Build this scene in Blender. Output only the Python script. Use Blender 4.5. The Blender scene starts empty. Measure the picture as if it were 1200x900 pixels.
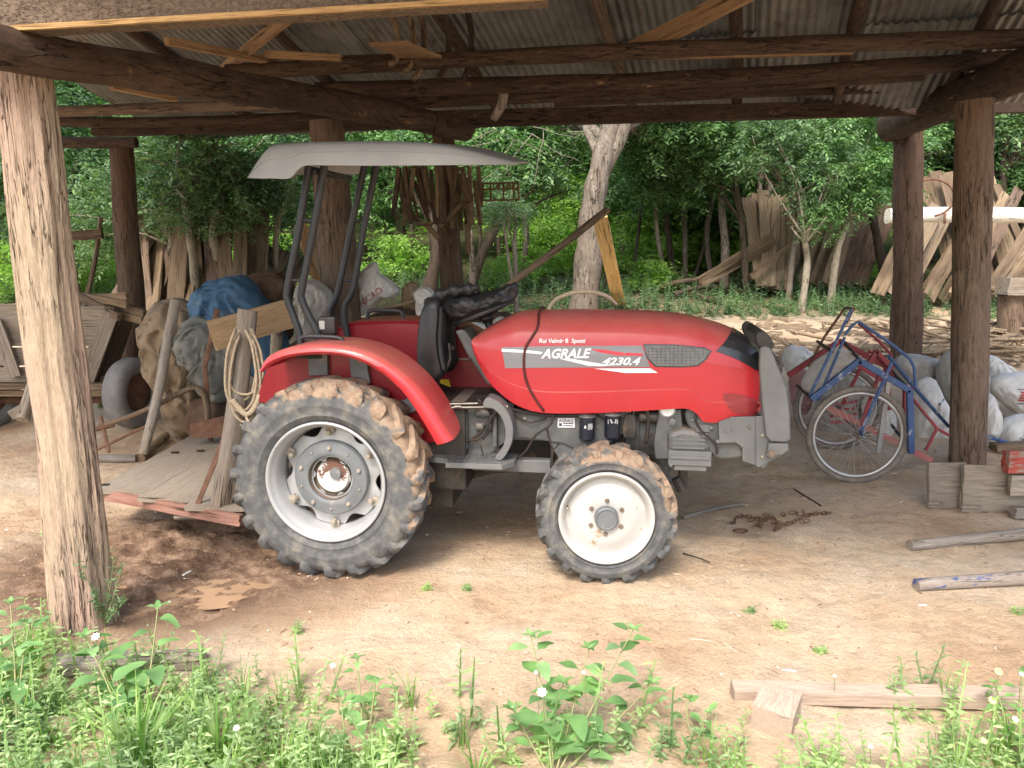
import bpy, bmesh, math, random
import numpy as np
from mathutils import Vector, Matrix, noise
from mathutils.bvhtree import BVHTree
random.seed(7); np.random.seed(7)
R = math.radians
sc = bpy.context.scene
C = sc.collection
# ------------------------------------------------------------------ camera model
CH = 1.87; PITCH = R(10.36); F = 930.0
CAM = Vector((0, 0, CH))
def ray(px, py):
    a = (px-600)/F; b = (450-py)/F
    return Vector((a, math.cos(PITCH)+math.sin(PITCH)*b, -math.sin(PITCH)+math.cos(PITCH)*b))
def at(px, py, Y):
    r = ray(px, py); return CAM + r*(Y/r.y)
def atz(px, py, z):
    r = ray(px, py); return CAM + r*((z-CH)/r.z)
def G(y):
    t = max(0.0, y-6.0); return 0.125*t*t/(t+1)
def gr(px, py):
    r = ray(px, py); lo, hi = .5, 1.0
    while hi < 40 and (CAM+r*hi/r.y).z > G(hi): lo = hi; hi += .25
    for _ in range(30):
        m = (lo+hi)/2
        if (CAM+r*m/r.y).z > G(m): lo = m
        else: hi = m
    return CAM+r*(lo/r.y)
def ground_z(x, y): return G(y)
cd = bpy.data.cameras.new('camera'); cam = bpy.data.objects.new('camera', cd); C.objects.link(cam)
cam.location = CAM; cam.rotation_euler = (R(90)-PITCH, 0, 0)
cd.sensor_width = 36; cd.lens = F/1200*36; cd.clip_end = 500; cd.clip_start = .05
sc.camera = cam
# ------------------------------------------------------------------ materials
def newmat(name):
    m = bpy.data.materials.new(name); m.use_nodes = True
    nt = m.node_tree; nt.nodes.clear()
    out = nt.nodes.new('ShaderNodeOutputMaterial'); b = nt.nodes.new('ShaderNodeBsdfPrincipled')
    nt.links.new(b.outputs[0], out.inputs[0])
    return m, nt, b, out
def col(c): return (c[0], c[1], c[2], 1)
def noise_node(nt, vec, scale, detail=5, rough=.6, dist=0):
    n = nt.nodes.new('ShaderNodeTexNoise'); n.inputs['Scale'].default_value = scale
    n.inputs['Detail'].default_value = detail; n.inputs['Roughness'].default_value = rough
    n.inputs['Distortion'].default_value = dist
    if vec: nt.links.new(vec, n.inputs['Vector'])
    return n.outputs['Fac']
def ramp(nt, fac, stops):
    r = nt.nodes.new('ShaderNodeValToRGB'); e = r.color_ramp.elements
    while len(e) < len(stops): e.new(.5)
    for el, (p, c) in zip(e, stops): el.position = p; el.color = col(c) if len(c) == 3 else c
    nt.links.new(fac, r.inputs[0]); return r.outputs[0]
def mix(nt, fac, a, b, mode='MIX'):
    m = nt.nodes.new('ShaderNodeMix'); m.data_type = 'RGBA'; m.blend_type = mode
    for s, v in ((m.inputs[0], fac), (m.inputs[6], a), (m.inputs[7], b)):
        if isinstance(v, (int, float)): s.default_value = v
        elif isinstance(v, tuple): s.default_value = col(v)
        else: nt.links.new(v, s)
    return m.outputs[2]
def bump(nt, b, h, strength, dist=.01, prev=None):
    n = nt.nodes.new('ShaderNodeBump'); n.inputs['Strength'].default_value = strength; n.inputs['Distance'].default_value = dist
    nt.links.new(h, n.inputs['Height'])
    if prev: nt.links.new(prev, n.inputs['Normal'])
    if b: nt.links.new(n.outputs[0], b.inputs['Normal'])
    return n.outputs[0]
def coords(nt, scale=(1, 1, 1), kind='Object'):
    t = nt.nodes.new('ShaderNodeTexCoord'); m = nt.nodes.new('ShaderNodeMapping'); m.inputs['Scale'].default_value = scale
    nt.links.new(t.outputs[kind], m.inputs[0]); return m.outputs[0]
def island(nt):
    g = nt.nodes.new('ShaderNodeNewGeometry'); return g.outputs['Random Per Island']
def objrand(nt):
    g = nt.nodes.new('ShaderNodeObjectInfo'); return g.outputs['Random']
def W(name, c1, c2, c3=None, gscale=28, stretch=.05, rough=.85, bstr=.6, patch=None, pscale=3, crack=True, pthr=.58, sat=1.0):
    """wood: grain runs along local Z"""
    m, nt, b, out = newmat(name)
    st = max(stretch*1.6, .06)
    v = coords(nt, (1, 1, st)); vf = coords(nt, (1, 1, st*.8))
    g = noise_node(nt, v, gscale, 8, .7); fine = noise_node(nt, vf, gscale*4.5, 4, .7)
    v2 = coords(nt, (1, 1, .3)); p = noise_node(nt, v2, pscale, 5, .65)
    c = ramp(nt, g, [(.3, c1), (.65, c2)])
    if c3: c = mix(nt, ramp(nt, p, [(.42, (0, 0, 0)), (.6, (1, 1, 1))]), c, c3)
    if patch:
        q = noise_node(nt, v2, pscale*1.7, 8, .75); c = mix(nt, ramp(nt, q, [(pthr, (0, 0, 0)), (pthr+.03, (1, 1, 1))]), c, patch)
    c = mix(nt, .75, c, ramp(nt, fine, [(.3, (.5, .48, .46)), (.5, (1, 1, 1)), (.72, (1.25, 1.25, 1.25))]), 'MULTIPLY')
    v3 = coords(nt, (1, 1, st*.45)); k = noise_node(nt, v3, gscale*.62, 3, .6, .3)
    wd = .009
    ck = ramp(nt, k, [(.5-wd*2, (1, 1, 1)), (.5-wd*.5, (.16, .15, .14)), (.5+wd*.5, (.16, .15, .14)), (.5+wd*2, (1, 1, 1))])
    brk = noise_node(nt, v2, pscale*1.3, 3, .6); ck = mix(nt, ramp(nt, brk, [(.42, (1, 1, 1)), (.5, (0, 0, 0))]), ck, (1, 1, 1))
    c = mix(nt, .9 if crack else .0, c, ck, 'MULTIPLY')
    r = objrand(nt); c = mix(nt, .45, c, ramp(nt, r, [(0, (.5, .5, .52)), (1, (1.15, 1.1, 1.0))]), 'MULTIPLY')
    nt.links.new(c, b.inputs['Base Color']); b.inputs['Roughness'].default_value = rough
    b.inputs['Specular IOR Level'].default_value = .2
    n1 = bump(nt, None, ck, bstr if crack else 0, .012); n2 = bump(nt, None, g, bstr, .012, n1); bump(nt, b, fine, bstr*.6, .004, n2)
    return m
def P(name, c1, c2=None, scale=6, rough=.5, metal=0, patch=None, pscale=4, pthr=.6, psoft=.06, bstr=0, bscale=30, r2=None, spec=.5, coat=0, dust=0, dustc=(.36, .24, .16)):
    m, nt, b, out = newmat(name)
    v = coords(nt); n = noise_node(nt, v, scale, 6, .6)
    c = ramp(nt, n, [(.35, c1), (.65, c2 or c1)])
    if patch:
        q = noise_node(nt, v, pscale, 6, .7); f = ramp(nt, q, [(pthr, (0, 0, 0)), (pthr+psoft, (1, 1, 1))]); c = mix(nt, f, c, patch)
    if dust:
        g = nt.nodes.new('ShaderNodeNewGeometry'); s = nt.nodes.new('ShaderNodeSeparateXYZ'); nt.links.new(g.outputs['Normal'], s.inputs[0])
        f = ramp(nt, s.outputs[2], [(.2, (0, 0, 0)), (1, (dust, dust, dust))])
        d = noise_node(nt, v, 9, 6, .7); f = mix(nt, 1.0, f, ramp(nt, d, [(.2, (.3, .3, .3)), (.7, (1, 1, 1))]), 'MULTIPLY')
        c = mix(nt, f, c, dustc)
    nt.links.new(c, b.inputs['Base Color']); b.inputs['Metallic'].default_value = metal
    b.inputs['Specular IOR Level'].default_value = spec; b.inputs['Coat Weight'].default_value = coat
    rr = ramp(nt, noise_node(nt, v, scale*1.7, 5, .7), [(.3, (rough,)*3), (.7, (r2 or min(1, rough*1.3),)*3)])
    nt.links.new(rr, b.inputs['Roughness'])
    if bstr: bump(nt, b, noise_node(nt, v, bscale, 6, .65), bstr, .01)
    return m
def LEAF(name, c1, c2, c3, trans=.35, rough=.5, nscale=1.2):
    m, nt, b, out = newmat(name)
    r = island(nt); c = ramp(nt, r, [(0, c1), (.5, c2), (1, c3)])
    v = coords(nt, kind='Object'); n = noise_node(nt, v, nscale, 2); c = mix(nt, .7, c, ramp(nt, n, [(.35, (.5, .55, .55)), (.65, (1.3, 1.25, 1.0))]), 'MULTIPLY')
    nt.links.new(c, b.inputs['Base Color']); b.inputs['Roughness'].default_value = rough; b.inputs['Specular IOR Level'].default_value = .35
    t = nt.nodes.new('ShaderNodeBsdfTranslucent'); tc = mix(nt, 1.0, c, (1.0, 1.25, .45), 'MULTIPLY'); nt.links.new(tc, t.inputs[0])
    ms = nt.nodes.new('ShaderNodeMixShader'); ms.inputs[0].default_value = trans
    nt.links.new(b.outputs[0], ms.inputs[1]); nt.links.new(t.outputs[0], ms.inputs[2]); nt.links.new(ms.outputs[0], out.inputs[0])
    return m
M = {}
M['post_light'] = W('cracked pale wood', (.30, .225, .16), (.47, .375, .28), (.42, .295, .24), 60, .07, .9, 1.0, patch=(.30, .15, .11), pscale=2.6, pthr=.64)
M['post_red'] = W('red brown bark wood', (.075, .048, .034), (.19, .13, .09), (.12, .075, .05), 50, .08, .85, .9, patch=(.30, .19, .12), pscale=3, pthr=.64)
M['post_brown'] = W('brown barked wood', (.11, .08, .06), (.25, .185, .14), (.17, .115, .085), 50, .08, .85, .9, patch=(.34, .16, .08), pscale=2.6, pthr=.63)
M['log_dark'] = W('dark roof log', (.04, .026, .019), (.13, .085, .06), (.07, .045, .032), 34, .14, .8, .9, patch=(.34, .21, .11), pscale=5, pthr=.62)
M['beam'] = W('rough sawn beam', (.07, .05, .036), (.20, .15, .11), None, 60, .5, .9, .5)
M['beam_edge'] = W('orange sawn edge', (.46, .27, .11), (.60, .38, .17), None, 40, .05, .8, .3)
M['orange'] = W('orange sawn board', (.28, .165, .085), (.40, .26, .145), None, 30, .05, .75, .3)
M['grey_wood'] = W('grey weathered wood', (.20, .17, .14), (.40, .35, .30), (.31, .25, .19), 30, .04, .9, .7)
M['grey_board'] = W('grey brown board', (.21, .175, .14), (.33, .285, .235), (.26, .215, .17), 44, .03, .9, .25)
M['slab'] = W('slab wood', (.12, .085, .055), (.27, .20, .13), (.19, .135, .09), 26, .04, .9, .5, patch=(.15, .08, .05), pscale=2, pthr=.62)
M['slab_pale'] = W('pale slab wood', (.21, .16, .105), (.36, .28, .19), (.28, .21, .14), 26, .04, .9, .5)
M['yellow_board'] = W('yellow board', (.55, .37, .15), (.75, .55, .27), None, 22, .04, .8, .2)
M['plank_pink'] = W('pale pink plank', (.44, .33, .25), (.58, .46, .37), (.52, .40, .32), 40, .03, .85, .2, crack=False)
M['pole'] = W('smooth grey pole', (.18, .16, .145), (.32, .295, .27), (.25, .205, .16), 50, .05, .75, .3)
M['pole_blue'] = W('pole with worn blue paint', (.25, .205, .17), (.36, .32, .285), (.32, .27, .235), 50, .06, .7, .3, patch=(.06, .10, .26), pscale=6, pthr=.53)
M['trunk'] = W('grey mottled bark', (.13, .105, .085), (.30, .26, .21), (.22, .18, .14), 14, .25, .9, .9, patch=(.42, .39, .34), pscale=5, pthr=.6)
M['trunk_dark'] = W('dark bark', (.045, .035, .025), (.12, .095, .07), (.08, .06, .045), 14, .2, .9, .8)
M['trunk_pale'] = W('pale lichen bark', (.20, .17, .13), (.40, .36, .28), (.28, .25, .19), 18, .25, .9, .7)
M['white_pole'] = W('white peeled pole', (.62, .59, .52), (.82, .80, .74), None, 14, .2, .8, .4, patch=(.4, .28, .2), pscale=4, pthr=.68)
M['iron_rust'] = P('rusty iron', (.12, .06, .04), (.22, .12, .075), 14, .8, .3, bstr=.3)
M['iron_dark'] = P('dark iron', (.035, .03, .028), (.07, .05, .04), 14, .6, .5, bstr=.2)
M['red'] = P('red tractor paint', (.50, .024, .034), (.43, .020, .028), 3, .30, 0, patch=(.34, .05, .045), pscale=18, pthr=.66, coat=.25, dust=.55, dustc=(.42, .26, .2), r2=.55)
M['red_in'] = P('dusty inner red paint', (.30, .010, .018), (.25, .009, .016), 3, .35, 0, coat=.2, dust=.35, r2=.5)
M['grey_cast'] = P('grey painted casting', (.085, .09, .09), (.145, .145, .14), 7, .5, .2, patch=(.14, .105, .08), pscale=9, pthr=.58, psoft=.2, bstr=.12, dust=.5)
M['grey_plate'] = P('grey painted plate', (.12, .123, .122), (.17, .172, .17), 5, .5, .1, patch=(.13, .105, .085), pscale=10, pthr=.6, psoft=.15, bstr=.05)
M['dark_metal'] = P('dark greasy metal', (.03, .028, .026), (.07, .06, .05), 10, .5, .4, patch=(.14, .10, .07), pscale=8, pthr=.58, bstr=.2)
M['black_tube'] = P('black coated tube', (.018, .02, .024), (.028, .03, .034), 8, .38, 0, dust=.15)
M['black_vinyl'] = P('black vinyl', (.012, .012, .014), (.02, .02, .022), 12, .42, 0, bstr=.15, bscale=40)
M['deck'] = W('smooth grey deck board', (.24, .20, .16), (.33, .285, .235), (.28, .235, .185), 46, .03, .9, .12, crack=False)
M['pink_wood'] = W('faded reddish board', (.22, .11, .085), (.33, .19, .15), None, 34, .05, .85, .3)
M['canopy'] = P('grey fibreglass', (.32, .315, .31), (.37, .365, .355), 4, .5, 0, patch=(.27, .24, .2), pscale=14, pthr=.66, psoft=.1)
M['canopy_in'] = P('brown dusty underside', (.20, .14, .10), (.26, .19, .14), 4, .8, 0)
M['rim_white'] = P('chalky white rim paint', (.40, .39, .37), (.48, .465, .445), 5, .5, 0, patch=(.36, .25, .16), pscale=10, pthr=.63, psoft=.05, bstr=.05)
M['rim_silver'] = P('silver rim paint', (.36, .365, .37), (.44, .44, .44), 4, .4, .3, patch=(.42, .35, .28), pscale=7, pthr=.62, psoft=.1)
M['hub_grey'] = P('blue grey hub paint', (.125, .135, .145), (.18, .19, .195), 6, .5, .2, patch=(.33, .27, .22), pscale=9, pthr=.6, psoft=.1)
M['rust_hub'] = P('rusted hub', (.14, .105, .08), (.22, .165, .125), 16, .8, .2, bstr=.2)
M['white_rust'] = P('white paint flaking to rust', (.48, .46, .44), (.55, .53, .5), 6, .6, 0, patch=(.13, .06, .04), pscale=9, pthr=.52, psoft=.02)
M['clay_bolt'] = P('clay caked bolt', (.26, .22, .175), (.36, .31, .25), 16, .8, 0, bstr=.2)
def rubber(name, r_in, r_out):
    m, nt, b, out = newmat(name)
    v = coords(nt); n = noise_node(nt, v, 9, 8, .7)
    c = ramp(nt, n, [(.32, (.06, .062, .065)), (.5, (.105, .106, .106)), (.64, (.19, .175, .15))])
    s = nt.nodes.new('ShaderNodeSeparateXYZ'); nt.links.new(v, s.inputs[0])
    cx = nt.nodes.new('ShaderNodeCombineXYZ'); nt.links.new(s.outputs[0], cx.inputs[0]); nt.links.new(s.outputs[2], cx.inputs[2])
    ln = nt.nodes.new('ShaderNodeVectorMath'); ln.operation = 'LENGTH'; nt.links.new(cx.outputs[0], ln.inputs[0])
    mr = nt.nodes.new('ShaderNodeMapRange'); nt.links.new(ln.outputs['Value'], mr.inputs[0]); mr.inputs[1].default_value = r_in; mr.inputs[2].default_value = r_out
    # more clay on the side that rolled through the mud (fixed to the tyre)
    md = nt.nodes.new('ShaderNodeMath'); md.operation = 'MULTIPLY_ADD'; nt.links.new(s.outputs[0], md.inputs[0]); md.inputs[1].default_value = .62; nt.links.new(s.outputs[2], md.inputs[2])
    m2 = nt.nodes.new('ShaderNodeMapRange'); nt.links.new(md.outputs[0], m2.inputs[0]); m2.inputs[1].default_value = -.35*r_out/.5; m2.inputs[2].default_value = .5*r_out/.5; m2.inputs[3].default_value = .18; m2.inputs[4].default_value = .53
    big = noise_node(nt, v, 7, 6, .65)
    a1 = nt.nodes.new('ShaderNodeMath'); a1.operation = 'MULTIPLY'; nt.links.new(mr.outputs[0], a1.inputs[0]); nt.links.new(m2.outputs[0], a1.inputs[1])
    a2 = nt.nodes.new('ShaderNodeMath'); a2.operation = 'ADD'; nt.links.new(a1.outputs[0], a2.inputs[0]); nt.links.new(big, a2.inputs[1])
    f = ramp(nt, a2.outputs[0], [(.93, (0, 0, 0)), (1.06, (.92, .92, .92))])
    n3 = noise_node(nt, v, 16, 5, .7)
    mudc = ramp(nt, n3, [(.35, (.18, .13, .095)), (.52, (.31, .21, .14)), (.66, (.29, .245, .19))])
    c = mix(nt, f, c, mudc)
    nt.links.new(c, b.inputs['Base Color']); b.inputs['Roughness'].default_value = .85; b.inputs['Specular IOR Level'].default_value = .3
    bump(nt, b, noise_node(nt, v, 38, 6, .7), .35, .01)
    return m
M['tyre_rear'] = rubber('rear tyre rubber with clay', .40, .50)
M['tyre_front'] = rubber('front tyre rubber with clay', .26, .34)
M['tyre_grey'] = P('dusty grey rubber', (.16, .16, .155), (.24, .235, .225), 8, .85, 0, bstr=.2)
M['tyre_bike'] = P('worn bicycle rubber', (.13, .115, .10), (.22, .19, .16), 12, .85, 0)
M['alu'] = P('dull aluminium', (.45, .44, .43), (.55, .54, .53), 8, .4, .7)
M['blue'] = P('blue bicycle paint', (.03, .065, .165), (.045, .09, .21), 8, .5, 0, patch=(.30, .30, .31), pscale=16, pthr=.58)
M['dark_red'] = P('faded red frame paint', (.28, .03, .04), (.20, .03, .035), 8, .5, 0, patch=(.12, .06, .04), pscale=12, pthr=.6)
M['pink_red'] = P('worn pinkish red paint', (.40, .12, .11), (.32, .16, .13), 8, .6, 0)
def cloth(name, c1, c2, patch=None, pthr=.62):
    return P(name, c1, c2, 5, .9, 0, patch=patch, pscale=7, pthr=pthr, psoft=.1, bstr=.5, bscale=16, spec=.15)
M['blue_tarp'] = cloth('blue tarpaulin', (.06, .125, .21), (.09, .17, .27), (.2, .23, .25), .6)
M['grey_cloth'] = cloth('grey cloth', (.17, .175, .16), (.25, .25, .22))
M['brown_cloth'] = cloth('brown sackcloth', (.20, .15, .10), (.31, .24, .165), (.12, .085, .06), .56)
M['dark_cloth'] = cloth('dark brown cloth', (.09, .055, .035), (.15, .10, .07))
M['sack'] = cloth('white woven plastic sack', (.56, .545, .52), (.70, .69, .665), (.40, .34, .28), .6)
M['sack_grey'] = cloth('greyish woven sack', (.30, .28, .25), (.42, .40, .365), (.26, .21, .165), .62)
M['sack_red'] = P('red sack print', (.42, .05, .06), (.5, .1, .1), 20, .8)
M['ink'] = P('dark ink', (.06, .06, .07), None, 9, .7)
M['rope'] = P('pale rope', (.42, .33, .22), (.54, .44, .31), 60, .9, 0, bstr=.6, bscale=90)
M['decal_grey'] = P('metallic grey decal', (.20, .20, .215), (.23, .23, .24), 3, .4, .2)
M['white'] = P('white decal', (.82, .82, .82), None, 3, .45)
M['decal_red'] = P('red decal stripe', (.62, .03, .045), None, 3, .4)
M['nose_black'] = P('glossy black plastic', (.022, .023, .026), (.03, .03, .034), 5, .28, 0, coat=.3)
M['lens_red'] = P('dark red lamp lens', (.30, .035, .04), (.24, .03, .035), 30, .35)
M['strap'] = P('dark red rubber strap', (.10, .012, .012), (.07, .012, .012), 9, .6)
M['yellow'] = P('yellow sticker', (.75, .55, .03), None, 3, .5)
M['navy'] = P('navy filter can', (.010, .012, .022), (.016, .019, .032), 6, .35, 0, dust=.35)
M['chrome'] = P('dull chrome rod', (.20, .185, .165), (.14, .12, .10), 20, .35, .9)
M['stem'] = P('green stem', (.20, .26, .10), (.28, .24, .12), 12, .7)
M['petal_white'] = P('white petals', (.85, .85, .84), None, 9, .6)
M['petal_yellow'] = P('yellow petals', (.82, .78, .25), None, 9, .6)
M['leaf_a'] = LEAF('mid green leaves', (.07, .15, .055), (.12, .24, .09), (.24, .40, .16))
M['leaf_b'] = LEAF('blue green leaves', (.085, .155, .08), (.14, .24, .125), (.26, .38, .21))
M['leaf_c'] = LEAF('yellow green leaves', (.16, .32, .06), (.27, .47, .10), (.42, .60, .18), .45)  # bright tone stands in for sunlight on the far foliage
M['leaf_d'] = LEAF('dark leaves', (.04, .085, .035), (.07, .14, .05), (.11, .20, .075), .3)
M['leaf_weed'] = LEAF('weed leaves', (.25, .38, .16), (.38, .53, .26), (.52, .63, .38), .4, nscale=3)
M['leaf_broad'] = LEAF('broad weed leaves', (.13, .27, .10), (.21, .38, .16), (.32, .50, .25), .35, nscale=5)
M['leaf_grass'] = LEAF('grass blades', (.14, .30, .06), (.24, .42, .11), (.40, .50, .22), .4, nscale=3)
# ------------------------------------------------------------------ mesh builder
def tag(o, label, cat, group=None, kind=None):
    if label: o['label'] = label
    if cat: o['category'] = cat
    if group: o['group'] = group
    if kind: o['kind'] = kind
    return o
def empty(name, loc, label, cat, group=None, rz=0):
    o = bpy.data.objects.new(name, None); C.objects.link(o); o.location = loc; o.rotation_euler = (0, 0, rz)
    o.empty_display_size = .1
    return tag(o, label, cat, group)
class MB:
    def __init__(s): s.v = []; s.f = []; s.mi = []; s.m = 0; s.marks = []
    def mark(s): s.marks.append((len(s.v), len(s.f))); return s
    def build_each(s, name, mats, parent=None, **k):
        ms = s.marks+[(len(s.v), len(s.f))]; out = []
        for (v0, f0), (v1, f1) in zip(ms, ms[1:]):
            m = MB(); m.v = s.v[v0:v1]; m.f = [tuple(i-v0 for i in f) for f in s.f[f0:f1]]; m.mi = s.mi[f0:f1]; out.append(m.build(name, mats, parent, **k))
        return out
    def add(s, vs, fs):
        n = len(s.v); s.v += [tuple(v) for v in vs]; s.f += [tuple(i+n for i in f) for f in fs]; s.mi += [s.m]*len(fs); return s
    def box(s, c, size, rot=None):
        c = Vector(c); h = [x/2 for x in size]; vs = []
        for i in (-1, 1):
            for j in (-1, 1):
                for k in (-1, 1):
                    p = Vector((i*h[0], j*h[1], k*h[2]))
                    if rot: p = rot @ p
                    vs.append(c+p)
        return s.add(vs, [(0, 1, 3, 2), (4, 6, 7, 5), (0, 4, 5, 1), (2, 3, 7, 6), (0, 2, 6, 4), (1, 5, 7, 3)])
    def tube(s, pts, r, seg=10, cap=True, flat=1.0):
        pts = [Vector(p) for p in pts]; n = len(pts)
        rs = r if isinstance(r, (list, tuple)) else [r]*n
        vs = []; fs = []; up = None
        for i, p in enumerate(pts):
            d = (pts[min(i+1, n-1)]-pts[max(i-1, 0)]).normalized()
            if up is None: up = Vector((0, 0, 1)) if abs(d.z) < .9 else Vector((0, 1, 0))
            a = d.cross(up).normalized(); b = a.cross(d).normalized(); up = b
            for k in range(seg):
                t = 2*math.pi*k/seg; vs.append(p+a*math.cos(t)*rs[i]+b*math.sin(t)*rs[i]*flat)
        for i in range(n-1):
            for k in range(seg):
                k2 = (k+1) % seg; fs.append((i*seg+k, (i+1)*seg+k, (i+1)*seg+k2, i*seg+k2))
        if cap: fs.append(tuple(range(seg))); fs.append(tuple(range((n-1)*seg, n*seg))[::-1])
        return s.add(vs, fs)
    def lathe(s, prof, axis='Y', c=(0, 0, 0), seg=48, ang=None, closed=False):
        """prof: list of (radius, along)"""
        c = Vector(c); vs = []; fs = []; n = len(prof)
        for k in range(seg):
            t = 2*math.pi*k/seg
            for r, h in prof:
                if axis == 'Y': p = (r*math.cos(t), h, r*math.sin(t))
                elif axis == 'X': p = (h, r*math.cos(t), r*math.sin(t))
                else: p = (r*math.cos(t), r*math.sin(t), h)
                vs.append(c+Vector(p))
        m = n if closed else n-1
        for k in range(seg):
            k2 = (k+1) % seg
            for i in range(m):
                j = (i+1) % n
                fs.append((k*n+i, k*n+j, k2*n+j, k2*n+i))
        return s.add(vs, fs)
    def prism(s, a, b):
        """a, b: matching rings of points"""
        n = len(a)
        return s.add(list(a)+list(b), [tuple(range(n))[::-1], tuple(range(n, 2*n))]+[(i, (i+1) % n, n+(i+1) % n, n+i) for i in range(n)])
    def build(s, name, mats, parent=None, smooth=False, bevel=0, sub=0, auto=None):
        me = bpy.data.meshes.new(name); me.from_pydata(s.v, [], s.f); me.update()
        bm = bmesh.new(); bm.from_mesh(me); bmesh.ops.recalc_face_normals(bm, faces=bm.faces); bm.to_mesh(me); bm.free()
        if not isinstance(mats, (list, tuple)): mats = [mats]
        for m in mats: me.materials.append(m)
        if len(mats) > 1: me.polygons.foreach_set('material_index', s.mi)
        if smooth: me.polygons.foreach_set('use_smooth', [True]*len(me.polygons))
        if auto is not None:
            me.polygons.foreach_set('use_smooth', [True]*len(me.polygons)); me.set_sharp_from_angle(angle=R(auto))
        o = bpy.data.objects.new(name, me); C.objects.link(o)
        if parent: o.parent = parent
        if bevel:
            bv = o.modifiers.new('bevel', 'BEVEL'); bv.width = bevel; bv.segments = 2; bv.limit_method = 'ANGLE'; bv.angle_limit = R(40)
        if sub: sm = o.modifiers.new('sub', 'SUBSURF'); sm.levels = sub; sm.render_levels = sub
        return o
def smooth_pts(pts, n=6, closed=False):
    """Catmull-Rom"""
    pts = [Vector(p) for p in pts]; out = []; N = len(pts)
    rng = range(N) if closed else range(N-1)
    for i in rng:
        if closed: p0, p1, p2, p3 = pts[i-1], pts[i], pts[(i+1) % N], pts[(i+2) % N]
        else: p0, p1, p2, p3 = pts[max(i-1, 0)], pts[i], pts[i+1], pts[min(i+2, N-1)]
        for k in range(n):
            t = k/n; out.append(.5*((2*p1)+(-p0+p2)*t+(2*p0-5*p1+4*p2-p3)*t*t+(-p0+3*p1-3*p2+p3)*t**3))
    if not closed: out.append(pts[-1])
    return out
def frame(p0, p1, hint=None):
    z = (p1-p0).normalized(); h = Vector(hint) if hint else Vector((1, .1, .05))
    x = h-z*h.dot(z)
    if x.length < 1e-4: x = Vector((0, 1, 0))-z*z.y
    x.normalize(); y = z.cross(x)
    return Matrix(((x.x, y.x, z.x, p0.x), (x.y, y.y, z.y, p0.y), (x.z, y.z, z.z, p0.z), (0, 0, 0, 1)))
def log(name, p0, p1, r0, r1, mat, label=None, cat=None, group=None, parent=None, rough=.10, bend=.02, seg=18, groove=.05, flat=1.0, via=None):
    p0 = Vector(p0); p1 = Vector(p1); L = (p1-p0).length; n = max(4, min(60, int(L/.09)))
    if seg >= 36: n = min(160, int(L/.02))
    off = Vector((random.random()*50, random.random()*50, random.random()*50)); vs = []; fs = []
    bx = random.uniform(-1, 1)*bend*L; by = random.uniform(-1, 1)*bend*L; ph = random.random()*3
    for i in range(n+1):
        t = i/n; z = t*L; r = r0+(r1-r0)*t; s = math.sin(math.pi*t); s2 = math.sin(2*math.pi*t+ph)*math.sin(math.pi*t)
        for k in range(seg):
            a = 2*math.pi*k/seg; ca, sa = math.cos(a), math.sin(a)
            q = noise.noise(Vector((ca*1.2, sa*1.2, z*1.5))+off); g = noise.noise(Vector((ca*5, sa*5, z*.9))+off)
            rr = r*(1+rough*q+groove*g)
            if seg >= 36:
                u_ = Vector((ca*4.2, sa*4.2, z*.55))+off; k1 = noise.noise(u_+Vector((noise.noise(u_*2), 0, 0))*.3); k2_ = noise.noise(u_*2.1+Vector((9, 0, 0)))
                cr = max(0, 1-abs(k1)*(9+seg*.05))*.75+max(0, 1-abs(k2_)*9)*.4; rr -= r*groove*.85*cr*min(1, max(0, .5+noise.noise(Vector((ca, sa, z*1.3))+off)*2))
                rr += r*groove*.18*noise.noise(Vector((ca*16, sa*16, z*6))+off)
            vs.append((bx*s+by*.4*s2+ca*rr, by*s+sa*rr*flat, z))
    for i in range(n):
        for k in range(seg):
            k2 = (k+1) % seg; fs.append((i*seg+k, i*seg+k2, (i+1)*seg+k2, (i+1)*seg+k))
    fs.append(tuple(range(seg))[::-1]); fs.append(tuple(range(n*seg, (n+1)*seg)))
    mb = MB(); mb.add(vs, fs); o = mb.build(name, mat, parent, auto=50)
    o.matrix_local = frame(p0, p1) if parent is None else frame(p0, p1)
    return tag(o, label, cat, group)
def board(name, p0, p1, w, t, mat, hint=(1, 0, 0), label=None, cat=None, group=None, parent=None, wob=.04, slabby=False, taper=1.0):
    """plank from p0 to p1, width w along hint, thickness t"""
    p0 = Vector(p0); p1 = Vector(p1); L = (p1-p0).length; n = max(2, min(24, int(L/.12)))
    off = Vector((random.random()*50,)*3); sx = 5; vs = []; fs = []
    ring = []
    for j in range(sx): ring.append((-.5+j/(sx-1), -.5))
    for j in range(sx): ring.append((.5-j/(sx-1), .5))
    m = len(ring); warp = random.uniform(-.01, .01)
    for i in range(n+1):
        z = L*i/n; ww = w*(1+(taper-1)*i/n)
        for (a, b) in ring:
            e = noise.noise(Vector((a*2.0, b, z*2.2))+off)*wob*w
            th = t*b
            if slabby and b > 0: th = t*(.5-1.9*a*a+.25*noise.noise(Vector((a*3, 9, z*2))+off))
            zz = z+(noise.noise(Vector((a*6, b*2, i))+off)*.02 if i in (0, n) else 0)
            vs.append((a*ww+e*(1 if abs(a) > .45 else .3), th+warp*math.sin(math.pi*i/n), zz))
    for i in range(n):
        for k in range(m):
            k2 = (k+1) % m; fs.append((i*m+k, i*m+k2, (i+1)*m+k2, (i+1)*m+k))
    fs.append(tuple(range(m))[::-1]); fs.append(tuple(range(n*m, (n+1)*m)))
    mb = MB(); mb.add(vs, fs); o = mb.build(name, mat, parent, auto=35)
    o.matrix_local = frame(p0, p1, hint)
    return tag(o, label, cat, group)
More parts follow.
